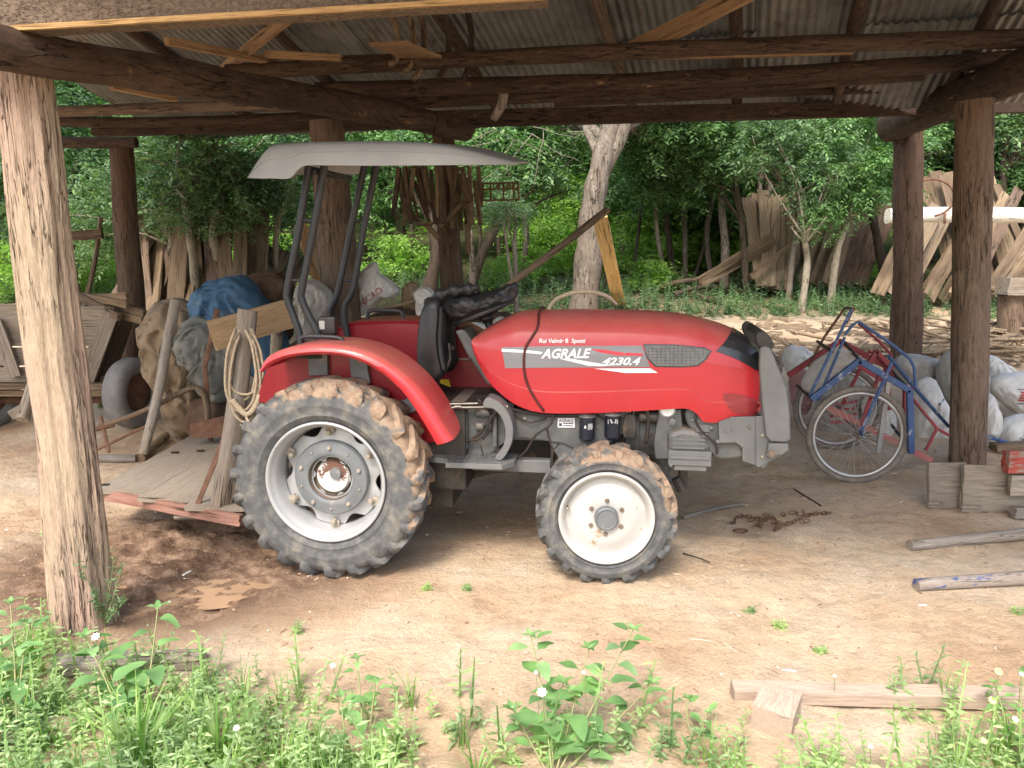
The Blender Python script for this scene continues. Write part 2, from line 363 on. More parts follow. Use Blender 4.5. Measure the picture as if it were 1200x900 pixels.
def creases(u):
    a = noise.noise(u*.6); w = Vector((a, noise.noise(u*.6+Vector((5, 1, 2))), a*.5))*.8
    r1 = 1-2.4*abs(noise.noise(u+w)); r2 = 1-2.4*abs(noise.noise(u*2.1+w*1.7+Vector((3, 3, 3)))); r3 = 1-2.4*abs(noise.noise(u*4.6+w*2))
    return r1*.75+r2*.38+r3*.18-.35
def blob(name, outline, depth, thick, mat, label=None, cat=None, group=None, amp=.03, freq=6, fold=(1, 1, 1), parent=None, back=.6, n=4, rings=26, pw=.5, conv=None, hang=None, rf=5):
    """a soft body: outline (px) at a world depth, filled out to a real thickness, with folds and creases"""
    conv = conv or (lambda x, y: at(x, y, depth))
    o2 = smooth_pts([Vector((x, y, 0)) for x, y in outline], n, True)
    pts = [conv(p.x, p.y) for p in o2]; N = len(pts)
    c = sum(pts, Vector())/N
    off = Vector((random.random()*50,)*3); vs = []; fs = []; fv = Vector(fold); hp = conv(*hang) if hang else None
    for side in (-1, 1):
        for j in range(rings):
            s = math.sin(math.pi/2*(1-j/rings))
            for p in pts:
                q = c+(p-c)*s
                h = (max(0, 1-s*s))**pw*thick*(1 if side < 0 else back)
                u = Vector((q.x*fv.x, q.y+side*h*.8, q.z*fv.z))*freq+off
                if hp:      # pleats fan out from where the cloth is gathered or hangs
                    dx, dz = q.x-hp.x, q.z-hp.z; rr_ = math.hypot(dx, dz); an = math.atan2(dx, -dz)
                    ur = Vector((an*rf+.25*noise.noise(u*.5), rr_*1.6+side*2, 0))+off
                    k_ = creases(ur)*.95*min(1, rr_*4)+creases(u*1.3)*.45
                else: k_ = creases(u)
                d = k_*amp*min(1, (1-s)*5+.25)
                e = Vector((creases(u*1.1+Vector((7, 0, 0))), 0, creases(u*1.1+Vector((0, 0, 9)))))*amp*.45
                vs.append(q+Vector((0, side*(h+d), 0))+e-c)
    for sd in range(2):
        b0 = sd*rings*N
        for j in range(rings-1):
            for k in range(N):
                k2 = (k+1) % N; fs.append((b0+j*N+k, b0+j*N+k2, b0+(j+1)*N+k2, b0+(j+1)*N+k))
        fs.append(tuple(b0+(rings-1)*N+k for k in range(N)))
    for k in range(N): k2 = (k+1) % N; fs.append((k, k2, rings*N+k2, rings*N+k))
    mb = MB(); mb.add(vs, fs); ob = mb.build(name, mat, parent, smooth=True); ob.location = c
    return tag(ob, label, cat, group)
def text_mesh(body, size, shear=0, bold=0, spacing=1.0):
    cu = bpy.data.curves.new('txt', 'FONT'); cu.body = body; cu.size = size; cu.shear = shear; cu.offset = bold; cu.space_character = spacing
    cu.align_x = 'LEFT'; cu.resolution_u = 3
    o = bpy.data.objects.new('txt', cu); C.objects.link(o)
    bpy.context.view_layer.update()
    me = bpy.data.meshes.new_from_object(o.evaluated_get(bpy.context.evaluated_depsgraph_get()))
    vs = [v.co.copy() for v in me.vertices]; fs = [tuple(p.vertices) for p in me.polygons]
    bpy.data.objects.remove(o); bpy.data.curves.remove(cu); bpy.data.meshes.remove(me)
    return vs, fs
def copy_tree(o, parent=None):
    c = o.copy(); C.objects.link(c)
    if parent: c.parent = parent
    for ch in list(o.children): copy_tree(ch, c)
    return c
# ================================================================== TRACTOR
TY = R(-8); TO = gr(380, 677)
TX = Vector((math.cos(TY), math.sin(TY), 0)); TN = Vector((-math.sin(TY), math.cos(TY), 0))
def TP(px, py, lat):
    r = ray(px, py); t = (lat-(CAM-TO).dot(TN))/r.dot(TN); p = CAM+r*t-TO
    return Vector((p.dot(TX), lat, p.z))
def tps(pts, lat): return [TP(x, y, lat) for x, y in pts]
tractor = empty('tractor', TO, 'red compact tractor with grey canopy parked side on under the shed', 'tractor', rz=TY)
LW = 1.25           # overall width
LC = LW/2
def slab_part(name, px, lat0, lat1, mat, parent=tractor, bevel=.004, sm=0, auto=None):
    a = tps(px, lat0)
    if sm: a = smooth_pts(a, sm, True)
    b = [Vector((p.x, lat1, p.z)) for p in a]
    return MB().prism(a, b).build(name, mat, parent, bevel=bevel, auto=auto if auto else (40 if sm else None))
def lbox(mb, px0, px1, py0, py1, l0, l1):
    """local box traced at its near face"""
    a = TP(px0, py1, l0); b = TP(px1, py0, l0)
    mb.box(((a.x+b.x)/2, (l0+l1)/2, (a.z+b.z)/2), (abs(b.x-a.x), abs(l1-l0), abs(b.z-a.z))); return mb
# ---- wheels (local: axis Y, outer face towards -Y, centre at y=0 plane of the outer face)
def make_tyre(Ro, Rr, w, nl, lug, parent, mat):
    d = lug
    prof = [(Rr, .035), (Rr+.012, .012), (Rr+(Ro-Rr)*.16, .001), (Rr+(Ro-Rr)*.19, -.005), (Rr+(Ro-Rr)*.22, -.001), (Rr+(Ro-Rr)*.3, -.004), (Rr+(Ro-Rr)*.42, -.006), (Rr+(Ro-Rr)*.45, -.010), (Rr+(Ro-Rr)*.48, -.007), (Rr+(Ro-Rr)*.62, -.008), (Ro-d*1.9, .004), (Ro-d*1.2, .03), (Ro-d, w*.3),
            (Ro-d*.8, w*.5), (Ro-d, w*.7), (Ro-d*1.2, w-.03), (Ro-d*1.9, w-.004), (Rr+(Ro-Rr)*.62, w+.008), (Rr+(Ro-Rr)*.3, w+.004), (Rr+.012, w-.012), (Rr, w-.035), (Rr-.01, w*.5)]
    mb = MB(); mb.lathe(prof, 'Y', seg=72, closed=True)
    pitch = 2*math.pi/nl
    for k in range(nl):
        for side in (0, 1):
            a0 = pitch*(k+.5*side)
            st = [(.56, .30, .15, 0), (.40, .22, 0, 0), (.22, .12, 0, .0), (.08, .04, .05, .1), (.02, .0, .35, .35), (-.014, -.01, 1.1, .7), (-.026, 0, 2.4, 0), (-.006, 0, 4.0, 0)]
            vs = []
            for (u, da, drop, dd) in st:
                y = u*w; 
                if side: y = w-y
                a = a0-(.54-u)*pitch*1.35
                top = Ro-drop*d; hw = (d*1.0+.004)*(1+.15*random.uniform(-1, 1)); top += random.uniform(-.003, .003)
                base = min(top-.004, Ro-d*1.5) if u > .05 else min(top-.012, Ro-d*2.4)
                sh = 0 if u > .05 else .02
                for (rr, aw) in ((base, 1.45), (top, .8), (top, -.8), (base, -1.45)):
                    aa = a+aw*hw/Ro; yy = y
                    if u < .05 and rr == base: yy = y+(.03 if not side else -.03)
                    vs.append((rr*math.cos(aa), yy, rr*math.sin(aa)))
            fs = []
            for i in range(len(st)-1):
                for q in range(3): fs.append((i*4+q, i*4+q+1, (i+1)*4+q+1, (i+1)*4+q))
            fs.append((0, 1, 2, 3)); e = (len(st)-1)*4; fs.append((e, e+1, e+2, e+3))
            mb.add(vs, fs)
    return mb.build('tyre', mat, parent, auto=62)
def wheel_empty(c, steer=0):
    w = bpy.data.objects.new('wheel', None); C.objects.link(w); w.parent = tractor; w.location = c; w.rotation_euler = (0, 0, steer); w.empty_display_size = .1
    return w
def bolts(mb, n, r, y0, rad, h, ph=0, cc=(0, 0, 0)):
    for k in range(n):
        mb.mark(); a = ph+2*math.pi*k/n; c = Vector((r*math.cos(a), y0, r*math.sin(a)))+Vector(cc)
        mb.lathe([(0, -h), (rad*.75, -h), (rad, -h*.6), (rad, 0)], 'Y', c, 6)
def rear_wheel(c, face=-1):
    w = wheel_empty(c)
    make_tyre(.560, .340, .29, 23, .026, w, M['tyre_rear'])
    mb = MB(); mb.lathe([(.338, .03), (.345, .012), (.340, .0), (.330, .002), (.322, .016), (.312, .045), (.306, .05), (.302, .10), (.291, .14), (.289, .19), (.305, .23), (.33, .27), (.338, .27), (.338, .262), (.315, .2), (.295, .15), (.32, .06), (.338, .03)], 'Y', seg=72)
    rim = mb.build('rim', M['rim_silver'], w, smooth=True)
    # scalloped disc
    N = 96; a = []; b = []
    for k in range(N):
        t = 2*math.pi*k/N; s = math.cos(6*t+.6); rr = .286-(max(0, s-.35)/.65)**.7*.042
        a.append(Vector((rr*math.cos(t), .150, rr*math.sin(t))))
    mb = MB(); inner = [Vector((p.x*.4, .125, p.z*.4)) for p in a]; mid = [Vector((p.x*.78, .138, p.z*.78)) for p in a]; bk = [p+Vector((0, .012, 0)) for p in a]
    vs = inner+mid+a+bk; fs = []
    for j in range(3):
        for k in range(N): k2 = (k+1) % N; fs.append((j*N+k, j*N+k2, (j+1)*N+k2, (j+1)*N+k))
    mb.add(vs, fs); mb.build('disc', M['rim_silver'], w, auto=40)
    mb = MB(); mb.lathe([(.212, .15), (.216, .11), (.208, .096), (.16, .088), (.142, .086), (.130, .092), (.126, .15), (.11, .155)], 'Y', seg=56)
    hub = mb.build('hub_ring', M['hub_grey'], w, auto=35)
    mb = MB(); bolts(mb, 5, .176, .091, .013, .014, .3); bolts(mb, 5, .176, .091, .006, .01, .93); mb.build_each('hub_bolt', M['clay_bolt'], w)
    mb = MB(); mb.lathe([(.127, .10), (.122, .145), (.105, .15), (.10, .14), (.0, .14)], 'Y', seg=40); cup = mb.build('axle_flange', M['rust_hub'], w, auto=40)
    mb = MB(); mb.lathe([(.098, .1385), (.09, .128), (.0, .124)], 'Y', seg=36); mb.build('axle_cap', M['white_rust'], w, auto=40)
    mb = MB(); mb.lathe([(.034, .126), (.032, .110), (0, .108)], 'Y', c=(.022, 0, .022), seg=20); mb.build('axle_end', M['hub_grey'], w, auto=40)
    mb = MB()
    for k in range(6):
        mb.mark(); a_ = 2*math.pi*k/6+.09+.45
        c_ = Vector((.280*math.cos(a_), .135, .280*math.sin(a_)))
        rot = Matrix.Rotation(-a_, 3, 'Y')
        mb.box(c_, (.045, .03, .05), rot); mb.box(c_+Vector((-.02*math.cos(a_), -.02, -.02*math.sin(a_))), (.03, .03, .022), rot)
        mb.lathe([(0, -.02), (.014, -.018), (.016, 0)], 'Y', c_+Vector((-.02*math.cos(a_), -.03, -.02*math.sin(a_))), 8)
    mb.build_each('rim_clamp', M['clay_bolt'], w, bevel=.004)
    return w
def front_wheel(c, steer):
    w = wheel_empty(c, steer)
    make_tyre(.388, .254, .21, 19, .021, w, M['tyre_front'])
    mb = MB(); mb.lathe([(.252, .03), (.262, .006), (.258, -.008), (.249, -.008), (.240, .006), (.229, .02), (.223, .045), (.214, .07), (.204, .078), (.2, .1), (.22, .16), (.252, .19), (.256, .18), (.225, .15), (.22, .09), (.252, .03)], 'Y', seg=64)
    mb.build('rim', M['rim_white'], w, smooth=True)
    mb = MB(); mb.lathe([(.222, .062), (.206, .052), (.188, .050), (.165, .032), (.11, .026), (.066, .03), (.05, .036)], 'Y', seg=56); mb.build('disc', M['rim_white'], w, smooth=True)
    mb = MB(); mb.lathe([(.066, .03), (.064, -.004), (.056, -.012), (.052, -.006), (.048, -.006), (.0, -.010)], 'Y', seg=36); mb.build('hub', M['hub_grey'], w, auto=35)
    mb = MB(); bolts(mb, 6, .095, .029, .013, .014, .5); mb.build_each('wheel_nut', M['rust_hub'], w)
    mb = MB(); mb.tube([(-.21, .05, .05), (-.205, .02, .052), (-.215, .0, .056)], .006, 8); mb.build('valve', M['clay_bolt'], w)
    return w
RC = TP(380, 566, 0); RC.z = .552
rw = rear_wheel(RC)
fr = rear_wheel(Vector((RC.x, LW, RC.z))); fr.rotation_euler = (0, 0, R(180))
FL = .13; FC = TP(711, 603, FL); FC.z = .378
front_wheel(FC, R(5))
f2 = front_wheel(Vector((FC.x, LW-.06, FC.z)), R(185))
# ---- axles
mb = MB(); mb.tube([(RC.x, .14, RC.z), (RC.x, LW-.14, RC.z)], .075, 20); mb.lathe([(.11, 0), (.13, .05), (.13, .2), (.09, .28)], 'Y', (RC.x, .12, RC.z), 24)
mb.lathe([(.09, 0), (.13, .08), (.13, .2), (.11, .28)], 'Y', (RC.x, LW-.40, RC.z), 24)
mb.build('rear_axle', M['dark_metal'], tractor, auto=40)
mb = MB(); mb.tube([(FC.x, .26, FC.z), (FC.x, LW-.2, FC.z)], .055, 16); mb.box((FC.x, LC, FC.z+.04), (.2, .34, .16)); mb.build('front_axle', M['grey_cast'], tractor, bevel=.01)
# ---- gearbox, clutch housing, engine
GL = .47
mb = MB(); lbox(mb, 395, 545, 478, 568, .36, .90); lbox(mb, 420, 530, 548, 590, .45, .80); mb.build('gearbox', M['dark_metal'], tractor, bevel=.01)
slab_part('clutch_housing', [(528, 470), (560, 472), (600, 480), (645, 482), (690, 484), (738, 482), (738, 505), (722, 512), (700, 540), (660, 520), (610, 513), (590, 520), (575, 532), (530, 540), (520, 520)], .43, .82, M['grey_cast'], bevel=.008)
mb = MB()
for (x0, x1, y0, y1) in ((556, 576, 482, 492), (556, 576, 498, 508)):
    a = TP((x0+x1)/2, (y0+y1)/2, .36); mb.tube([(a.x-.05, .42, a.z), (a.x+.05, .42, a.z)], .026, 14)
mb.box((TP(545, 505, .4).x, .42, TP(545, 505, .4).z), (.03, .06, .22)); mb.box((TP(580, 500, .4).x, .42, TP(580, 500, .4).z), (.025, .06, .24))
mb.build('hydraulic_block', M['grey_cast'], tractor, bevel=.005)
mb = MB(); c = TP(775, 505, .47)
mb.lathe([(.0, -.02), (.155, -.02), (.16, 0), (.16, .05), (.15, .06), (.15, .10), (.145, .2), (.15, .22), (.15, .26), (.0, .26)], 'X', (TP(738, 505, .47).x, LC, TP(738, 508, .47).z), 40)
mb.build('flywheel_housing', M['grey_cast'], tractor, auto=35)
slab_part('engine_block', [(640, 476), (700, 478), (880, 478), (885, 505), (842, 512), (838, 535), (770, 535), (650, 512)], .50, .84, M['dark_metal'], bevel=.006)
slab_part('engine_mount', [(772, 480), (798, 480), (800, 500), (812, 512), (830, 518), (832, 538), (768, 538), (766, 520)], .42, .60, M['grey_cast'], bevel=.006)
mb = MB(); lbox(mb, 783, 834, 530, 545, .36, .8); lbox(mb, 785, 832, 536, 538, .352, .8); lbox(mb, 790, 828, 545, 551, .37, .75); mb.build('axle_support', M['grey_plate'], tractor, bevel=.003)
mb = MB(); lbox(mb, 796, 806, 548, 568, .5, .6); mb.tube([TP(792, 560, .5), TP(800, 575, .5)], .03, 8); mb.build('axle_pivot', M['dark_metal'], tractor, bevel=.003)
slab_part('sump_casting', [(782, 508), (800, 502), (818, 505), (832, 522), (834, 531), (783, 531)], .38, .6, M['grey_cast'], bevel=.03)
slab_part('front_casting', [(804, 480), (822, 478), (850, 488), (880, 493), (885, 530), (868, 537), (838, 537), (820, 512), (806, 498)], .40, .82, M['grey_cast'], bevel=.014, sm=3)
mb = MB()
for (x, y, r) in ((788, 494, .020), (833, 501, .012), (811, 492, .010)):
    p = TP(x, y, .385); mb.lathe([(0, -.012), (r, -.010), (r, .03)], 'Y', p, 10)
lbox(mb, 816, 832, 498, 506, .385, .42); lbox(mb, 823, 830, 508, 513, .385, .42)
for x, y in ((841, 517), (861, 516), (786, 545), (870, 522)):
    p = TP(x, y, .37); mb.lathe([(0, -.014), (.011, -.012), (.012, .02)], 'Y', p, 8)
mb.build('casting_bolts', M['grey_plate'], tractor, bevel=.002)
# ribs across the sump
mb = MB()
for y in (515, 520, 525): lbox(mb, 788, 826, y-.3, y+.5, .376, .42)
mb.build('casting_ribs', M['grey_plate'], tractor)
mb = MB(); p = TP(782, 480, .42); mb.lathe([(0, -.015), (.035, -.012), (.045, 0), (.045, .06)], 'Y', p, 24); mb.build('white_plug', M['white'], tractor, auto=40)
# oil filters with printed cans
for (x, yt, yb) in ((688, 484, 508), (718, 482, 506)):
    a = TP(x, yt, .36); b = TP(x, yb, .36); z0 = b.z-.045; z1 = a.z
    mb = MB(); mb.lathe([(0, z0), (.034, z0), (.044, z0+.012), (.045, z1-.03), (.0455, z1-.028), (.046, z1-.018), (.040, z1-.010), (.0, z1-.008)], 'Z', (a.x, .385, 0), 32)
    f = mb.build('oil_filter', M['navy'], tractor, auto=35)
    mb = MB(); mb.lathe([(.0465, z1-.026), (.048, z1-.022), (.0465, z1-.018)], 'Z', (a.x, .385, 0), 32); mb.build('rim_ring', M['grey_plate'], f)
    mb = MB()
    def onc(u, z):  # on the can surface
        t = -math.pi/2+u; return Vector((a.x+.0468*math.cos(t), .385+.0468*math.sin(t), z))
    if x == 688:
        zc = (z0+z1)/2+.006
        mb.add([onc(-.33, zc-.008), onc(-.02, zc-.008), onc(-.175, zc+.012)], [(0, 1, 2)])
        for i in range(5): z = zc+.014-i*.007; mb.add([onc(.15, z), onc(.75, z), onc(.75, z+.0025), onc(.15, z+.0025)], [(0, 1, 2, 3)])
    else:
        for i in range(4): z = z1-.045-i*.006; mb.add([onc(-.3+.05*i, z), onc(.5, z), onc(.5, z+.003), onc(-.3+.05*i, z+.003)], [(0, 1, 2, 3)])
        for u in (-.55, .62): mb.add([onc(u, z1-.07), onc(u+.06, z1-.07), onc(u+.06, z1-.045), onc(u, z1-.045)], [(0, 1, 2, 3)])
    mb.build('print', M['white'], f)
# id plate
pl = slab_part('name_plate', [(653.5, 490), (673.5, 490), (673.5, 501), (653.5, 501)], .424, .432, M['white'], bevel=0)
mb = MB()
lbox(mb, 655, 658.5, 496, 499.5, .4225, .4245)
for x0, x1, y in ((660, 672, 496), (660, 672, 498.6)): lbox(mb, x0, x1, y, y+.8, .4225, .4245)
vs, fs = text_mesh('AGRALE', 1, 0, .02); wd = max(v[0] for v in vs); a = TP(655, 494.6, .4225); b = TP(672, 491.2, .4225)
mb.add([(a.x+v[0]/wd*(b.x-a.x), .4222, a.z+v[1]/.72*(b.z-a.z)) for v in vs], fs)
mb.build('plate_print', M['ink'], pl)
slab_part('filter_bracket', [(640, 512), (692, 510), (692, 522), (665, 538), (655, 538)], .45, .46, M['grey_plate'])
mb = MB()
xh = TP(738, 505, .47).x; zh = TP(738, 508, .47).z
for k in range(14):
    a_ = 2*math.pi*k/14; mb.mark(); mb.lathe([(0, -.012), (.009, -.010), (.009, .02)], 'X', (xh-.012, LC+.148*math.cos(a_), zh+.148*math.sin(a_)), 6)
mb.build_each('flange_bolt', M['grey_plate'], tractor)
slab_part('injection_pump', [(733, 486), (744, 486), (746, 500), (744, 514), (731, 514), (729, 500)], .40, .5, M['dark_metal'], bevel=.006)
for x in (734, 738, 742):
    mb = MB(); mb.tube(smooth_pts([TP(x, 488, .41), TP(x+1, 482, .40), TP(x+8, 478, .42), TP(x+20, 476, .44)], 4), .004, 6); mb.build('fuel_pipe', M['chrome'], tractor, smooth=True)
mb = MB(); a = TP(760, 492, .40); mb.lathe([(0, -.05), (.03, -.05), (.034, -.04), (.034, .04), (.03, .05), (0, .05)], 'X', (a.x, .43, a.z+.01), 20); mb.build('starter_motor', M['dark_metal'], tractor, auto=40)
for (x0, y0, x1, y1) in ((700, 486, 730, 490), (640, 500, 655, 520), (745, 512, 765, 508), (600, 484, 640, 490)):
    mb = MB(); mb.tube(smooth_pts([TP(x0, y0, .415), TP((x0+x1)/2, max(y0, y1)+5, .40), TP(x1, y1, .415)], 6), .005, 6); mb.build('hose', M['iron_dark'], tractor, smooth=True)
for x, y in ((600, 488), (615, 490), (632, 506), (668, 486), (700, 500), (850, 505), (858, 503), (878, 500), (893, 510), (893, 535), (908, 512)):
    p = TP(x, y, .425 if x < 800 else (.355 if x < 885 else .34)); mb = MB(); mb.lathe([(0, -.009), (.008, -.008), (.009, .01)], 'Y', p, 6); mb.build('bolt', M['clay_bolt'] if x % 2 else M['grey_plate'], tractor)
# side rail, rear lift rail
mb = MB(); lbox(mb, 553, 645, 540, 551, .40, .46); mb.build('side_rail', M['grey_plate'], tractor, bevel=.004)
mb = MB(); mb.tube([TP(500, 575, .7), TP(530, 562, .7), TP(575, 548, .6), TP(640, 545, .6)], .035, 10); lbox(mb, 585, 645, 518, 540, .75, .78); mb.build('undercarriage', M['dark_metal'], tractor)
# foot plate with curved guard
a = [(520, 542), (588, 541), (600, 528), (608, 523), (528, 523), (500, 527), (500, 532), (526, 530)]
z = TP(555, 541, .24).z
corners = [TP(522, 544, .20), TP(588, 541, .20)]
mb = MB(); x0 = corners[0].x; x1 = corners[1].x
mb.prism([Vector((x0, .20, z)), Vector((x1, .20, z)), Vector((x1+.06, .28, z)), Vector((x1+.06, .45, z)), Vector((x0-.12, .45, z)), Vector((x0-.12, .30, z)), Vector((x0, .27, z))],
         [Vector((x0, .20, z-.03)), Vector((x1, .20, z-.03)), Vector((x1+.06, .28, z-.03)), Vector((x1+.06, .45, z-.03)), Vector((x0-.12, .45, z-.03)), Vector((x0-.12, .30, z-.03)), Vector((x0, .27, z-.03))])
for i in range(9):
    for j in range(5):
        mb.box((x0+.03+i*(x1-x0)/9, .225+j*.045, z+.003), (.022, .006, .005), Matrix.Rotation(R(45 if (i+j) % 2 else -45), 3, 'Z'))
st = mb.build('foot_plate', M['grey_plate'], tractor, bevel=.002)
slab_part('foot_guard', [(570, 466), (584, 471), (595, 483), (601, 500), (600, 518), (593, 533), (586, 540), (580, 536), (588, 526), (592, 512), (591, 499), (586, 487), (577, 479), (566, 477)], .27, .40, M['grey_plate'], bevel=.004, sm=3)
# rods, hoses and levers around the gearbox
mb = MB(); mb.tube([TP(518, 478, .34), TP(595, 477, .34)], .010, 10); mb.tube([TP(520, 474, .36), TP(560, 473, .36)], .012, 10)
a = TP(593, 477, .34); mb.tube([a, a+Vector((.012, 0, 0))], .018, 8); mb.tube([TP(533, 477, .34), TP(541, 477, .34)], .014, 10); mb.build('control_rod', M['chrome'], tractor, auto=40)
mb = MB()
for pts, r in ((((595, 478), (620, 484), (650, 487), (700, 486)), .010), (((648, 486), (645, 498), (628, 510), (615, 530), (600, 540)), .006), (((590, 470), (575, 490), (565, 505), (548, 518)), .008),
               (((560, 468), (572, 480), (577, 497), (566, 515)), .006), (((820, 480), (815, 490), (822, 505), (838, 520), (840, 532)), .006), (((520, 520), (545, 517), (562, 514)), .006), (((756, 478), (760, 490), (757, 520)), .012)):
    mb.mark(); mb.tube(smooth_pts(tps(pts, .40 if r > .006 else .38), 5), r, 8)
mb.build_each('hose', M['iron_dark'], tractor, smooth=True)
mb = MB(); mb.tube([TP(566, 534, .3), TP(562, 516, .3), TP(572, 498, .36), TP(578, 484, .38)], .005, 8)
mb.tube([TP(574, 492, .37), TP(585, 478, .37)], .013, 8); mb.tube([TP(566, 500, .37), TP(576, 493, .37)], .010, 8); mb.build('clutch_linkage', M['dark_metal'], tractor, auto=40)
# ---- front carrier and guard
slab_part('carrier_plate', [(842, 495), (858, 489), (893, 488), (900, 495), (900, 544), (895, 549), (887, 546), (870, 540), (870, 524), (862, 519), (843, 519)], .36, .385, M['grey_plate'], bevel=.003)
slab_part('carrier_side', [(886, 488), (897, 487), (925, 522), (919, 532), (889, 548), (886, 546)], .345, .358, M['grey_plate'], bevel=.003)
slab_part('carrier_box', [(850, 496), (895, 492), (915, 520), (915, 530), (893, 543), (872, 535), (870, 520), (850, 516)], .39, .86, M['dark_metal'], bevel=.004)
g = slab_part('front_guard', [(891, 408), (898, 405), (903, 408), (913, 432), (922, 456), (926, 486), (927, 515), (922, 519), (903, 518), (898, 512), (893, 470), (890, 430)], .30, .345, M['grey_plate'], bevel=.012)
g2 = g.copy(); C.objects.link(g2); g2.location.y = .575
slab_part('guard_foot', [(901, 520), (923, 520), (925, 527), (917, 533), (898, 535)], .295, .34, M['grey_plate'], bevel=.004)
mb = MB(); p = TP(904, 531, .29); mb.lathe([(0, -.02), (.020, -.018), (.020, .08)], 'Y', p, 8); mb.build('guard_bolt', M['rust_hub'], tractor)
ring = smooth_pts(tps([(886, 394), (892, 388), (900, 392), (907, 403), (905, 411), (912, 420), (917, 432), (915, 441), (909, 436), (902, 425), (896, 412), (888, 404)], .36), 4, True)
mb = MB(); mb.prism(ring, [Vector((p.x, .42, p.z)) for p in ring]); mb.prism([Vector((p.x, .84, p.z)) for p in ring], [Vector((p.x, .90, p.z)) for p in ring])
p = TP(896, 394, .36); mb.tube([(p.x, .40, p.z), (p.x, .86, p.z)], .022, 10); p = TP(908, 425, .36); mb.tube([(p.x, .40, p.z), (p.x, .86, p.z)], .018, 10)
mb.build('guard_hook', M['dark_metal'], tractor, bevel=.008, auto=40)
# ---- hood
HL = .36
def interp(tab, x):
    if x <= tab[0][0]: return tab[0][1]
    for (a, fa), (b, fb) in zip(tab, tab[1:]):
        if x <= b: t = (x-a)/(b-a); return fa+(fb-fa)*t
    return tab[-1][1]
top_px = [(549, 401), (556, 395), (575, 381), (600, 368), (618, 362.5), (640, 362), (700, 361.5), (760, 363), (800, 367), (835, 375), (858, 384), (876, 396), (888, 409), (894, 418)]
bot_px = [(549, 403), (553, 416), (560, 430), (572, 449), (588, 464), (605, 475), (625, 482), (650, 484.5), (700, 484), (760, 481), (800, 479), (812, 482), (820, 489), (826, 495), (850, 496), (880, 491), (894, 487)]
wid_px = [(549, .20), (570, .235), (600, .265), (640, .275), (760, .275), (820, .265), (855, .25), (880, .225), (894, .20)]
topL = []; botL = []
for x, y in smooth_pts([Vector((x, y, 0)) for x, y in top_px], 4) and [(p.x, p.y) for p in smooth_pts([Vector((x, y, 0)) for x, y in top_px], 4)]:
    q = TP(x, y, LC+.04); topL.append((q.x, q.z))
for x, y in [(p.x, p.y) for p in smooth_pts([Vector((x, y, 0)) for x, y in bot_px], 4)]:
    q = TP(x, y, HL); botL.append((q.x, q.z))
xs0 = TP(550, 402, HL).x; xs1 = TP(893, 450, HL).x
def hoodx(px): return TP(px, 440, HL).x
widL = [(hoodx(x), w) for x, w in wid_px]
NS = 110; prof = [(0.0, -.02), (.965, -.005), (.985, .08), (1.0, .20), (1.0, .215), (.985, .225), (.985, .40), (.978, .52), (.965, .60), (.955, .605), (.95, .62), (.93, .70), (.87, .80), (.76, .885), (.60, .94), (.40, .975), (.2, .993), (0, 1.0)]
mb = MB(); vs = []; m = len(prof); full = [(w, h) for w, h in prof[1:]]+[(-w, h) for w, h in prof[1:-1]][::-1]
K = len(full)
for i in range(NS+1):
    x = xs0+(xs1-xs0)*i/NS; zt = interp(topL, x); zb = interp(botL, x); w = interp(widL, x)
    zm = zt
    for (fw, fh) in full:
        vs.append((x, LC-fw*w, zb+(zm-zb)*max(0, fh)))
fs = []
for i in range(NS):
    for k in range(K-1): fs.append((i*K+k, (i+1)*K+k, (i+1)*K+k+1, i*K+k+1))
fs.append(tuple(range(K))); fs.append(tuple(range(NS*K, (NS+1)*K))[::-1])
mb.add(vs, fs); hood = mb.build('hood', M['red'], tractor, auto=28)
hood_bvh = BVHTree.FromPolygons([Vector(v) for v in mb.v], mb.f)
def on_hood(px, py, off=.002):
    a = TP(px, py, .30); b = TP(px, py, .50); d = (b-a).normalized()   # along the viewing ray, only to find the panel point
    h = hood_bvh.ray_cast(a, d)
    if h[0] is None: return Vector((a.x, HL, a.z))
    return h[0]+Vector((0, -off, 0))
def decal(name, outline, mat, off=.002, step=6, parent=hood, sm=0):
    """flat sheet lying on the hood panel"""
    bm = bmesh.new(); o2 = [Vector((x, y, 0)) for x, y in outline]
    if sm: o2 = smooth_pts(o2, sm, True)
    bm.faces.new([bm.verts.new(p) for p in o2])
    bmesh.ops.triangulate(bm, faces=bm.faces)
    x0 = min(p.x for p in o2); x1 = max(p.x for p in o2); y0 = min(p.y for p in o2); y1 = max(p.y for p in o2)
    for axis, lo, hi in ((0, x0, x1), (1, y0, y1)):
        n = int((hi-lo)/step)
        for i in range(1, n+1):
            v = lo+(hi-lo)*i/(n+1); co = (v, 0, 0) if axis == 0 else (0, v, 0); no = (1, 0, 0) if axis == 0 else (0, 1, 0)
            bmesh.ops.bisect_plane(bm, geom=bm.verts[:]+bm.edges[:]+bm.faces[:], plane_co=co, plane_no=no)
    for v in bm.verts: v.co = on_hood(v.co.x, v.co.y, off)
    me = bpy.data.meshes.new(name); bm.to_mesh(me); bm.free(); me.materials.append(mat)
    o = bpy.data.objects.new(name, me); C.objects.link(o); o.parent = parent; return o
def hood_text(body, x0, x1, ybase, ytop, shear, bold, slope=0, spacing=1.0, off=.0045, name='lettering'):
    vs, fs = text_mesh(body, 1, shear, bold, spacing); mx = max(v[0] for v in vs); mn = min(v[0] for v in vs)
    mb = MB(); mb.add([on_hood(x0+(v[0]-mn)/(mx-mn)*(x1-x0), ybase+slope*(v[0]-mn)/(mx-mn)-v[1]/.72*(ybase-ytop), off) for v in vs], fs)
    o = mb.build(name, M['white'], hood); return o
decal('side_decal', [(588, 407), (650, 405.5), (752, 405), (757, 418), (762, 430), (700, 430.5), (620, 431), (592, 431.5)], M['decal_grey'], .002)
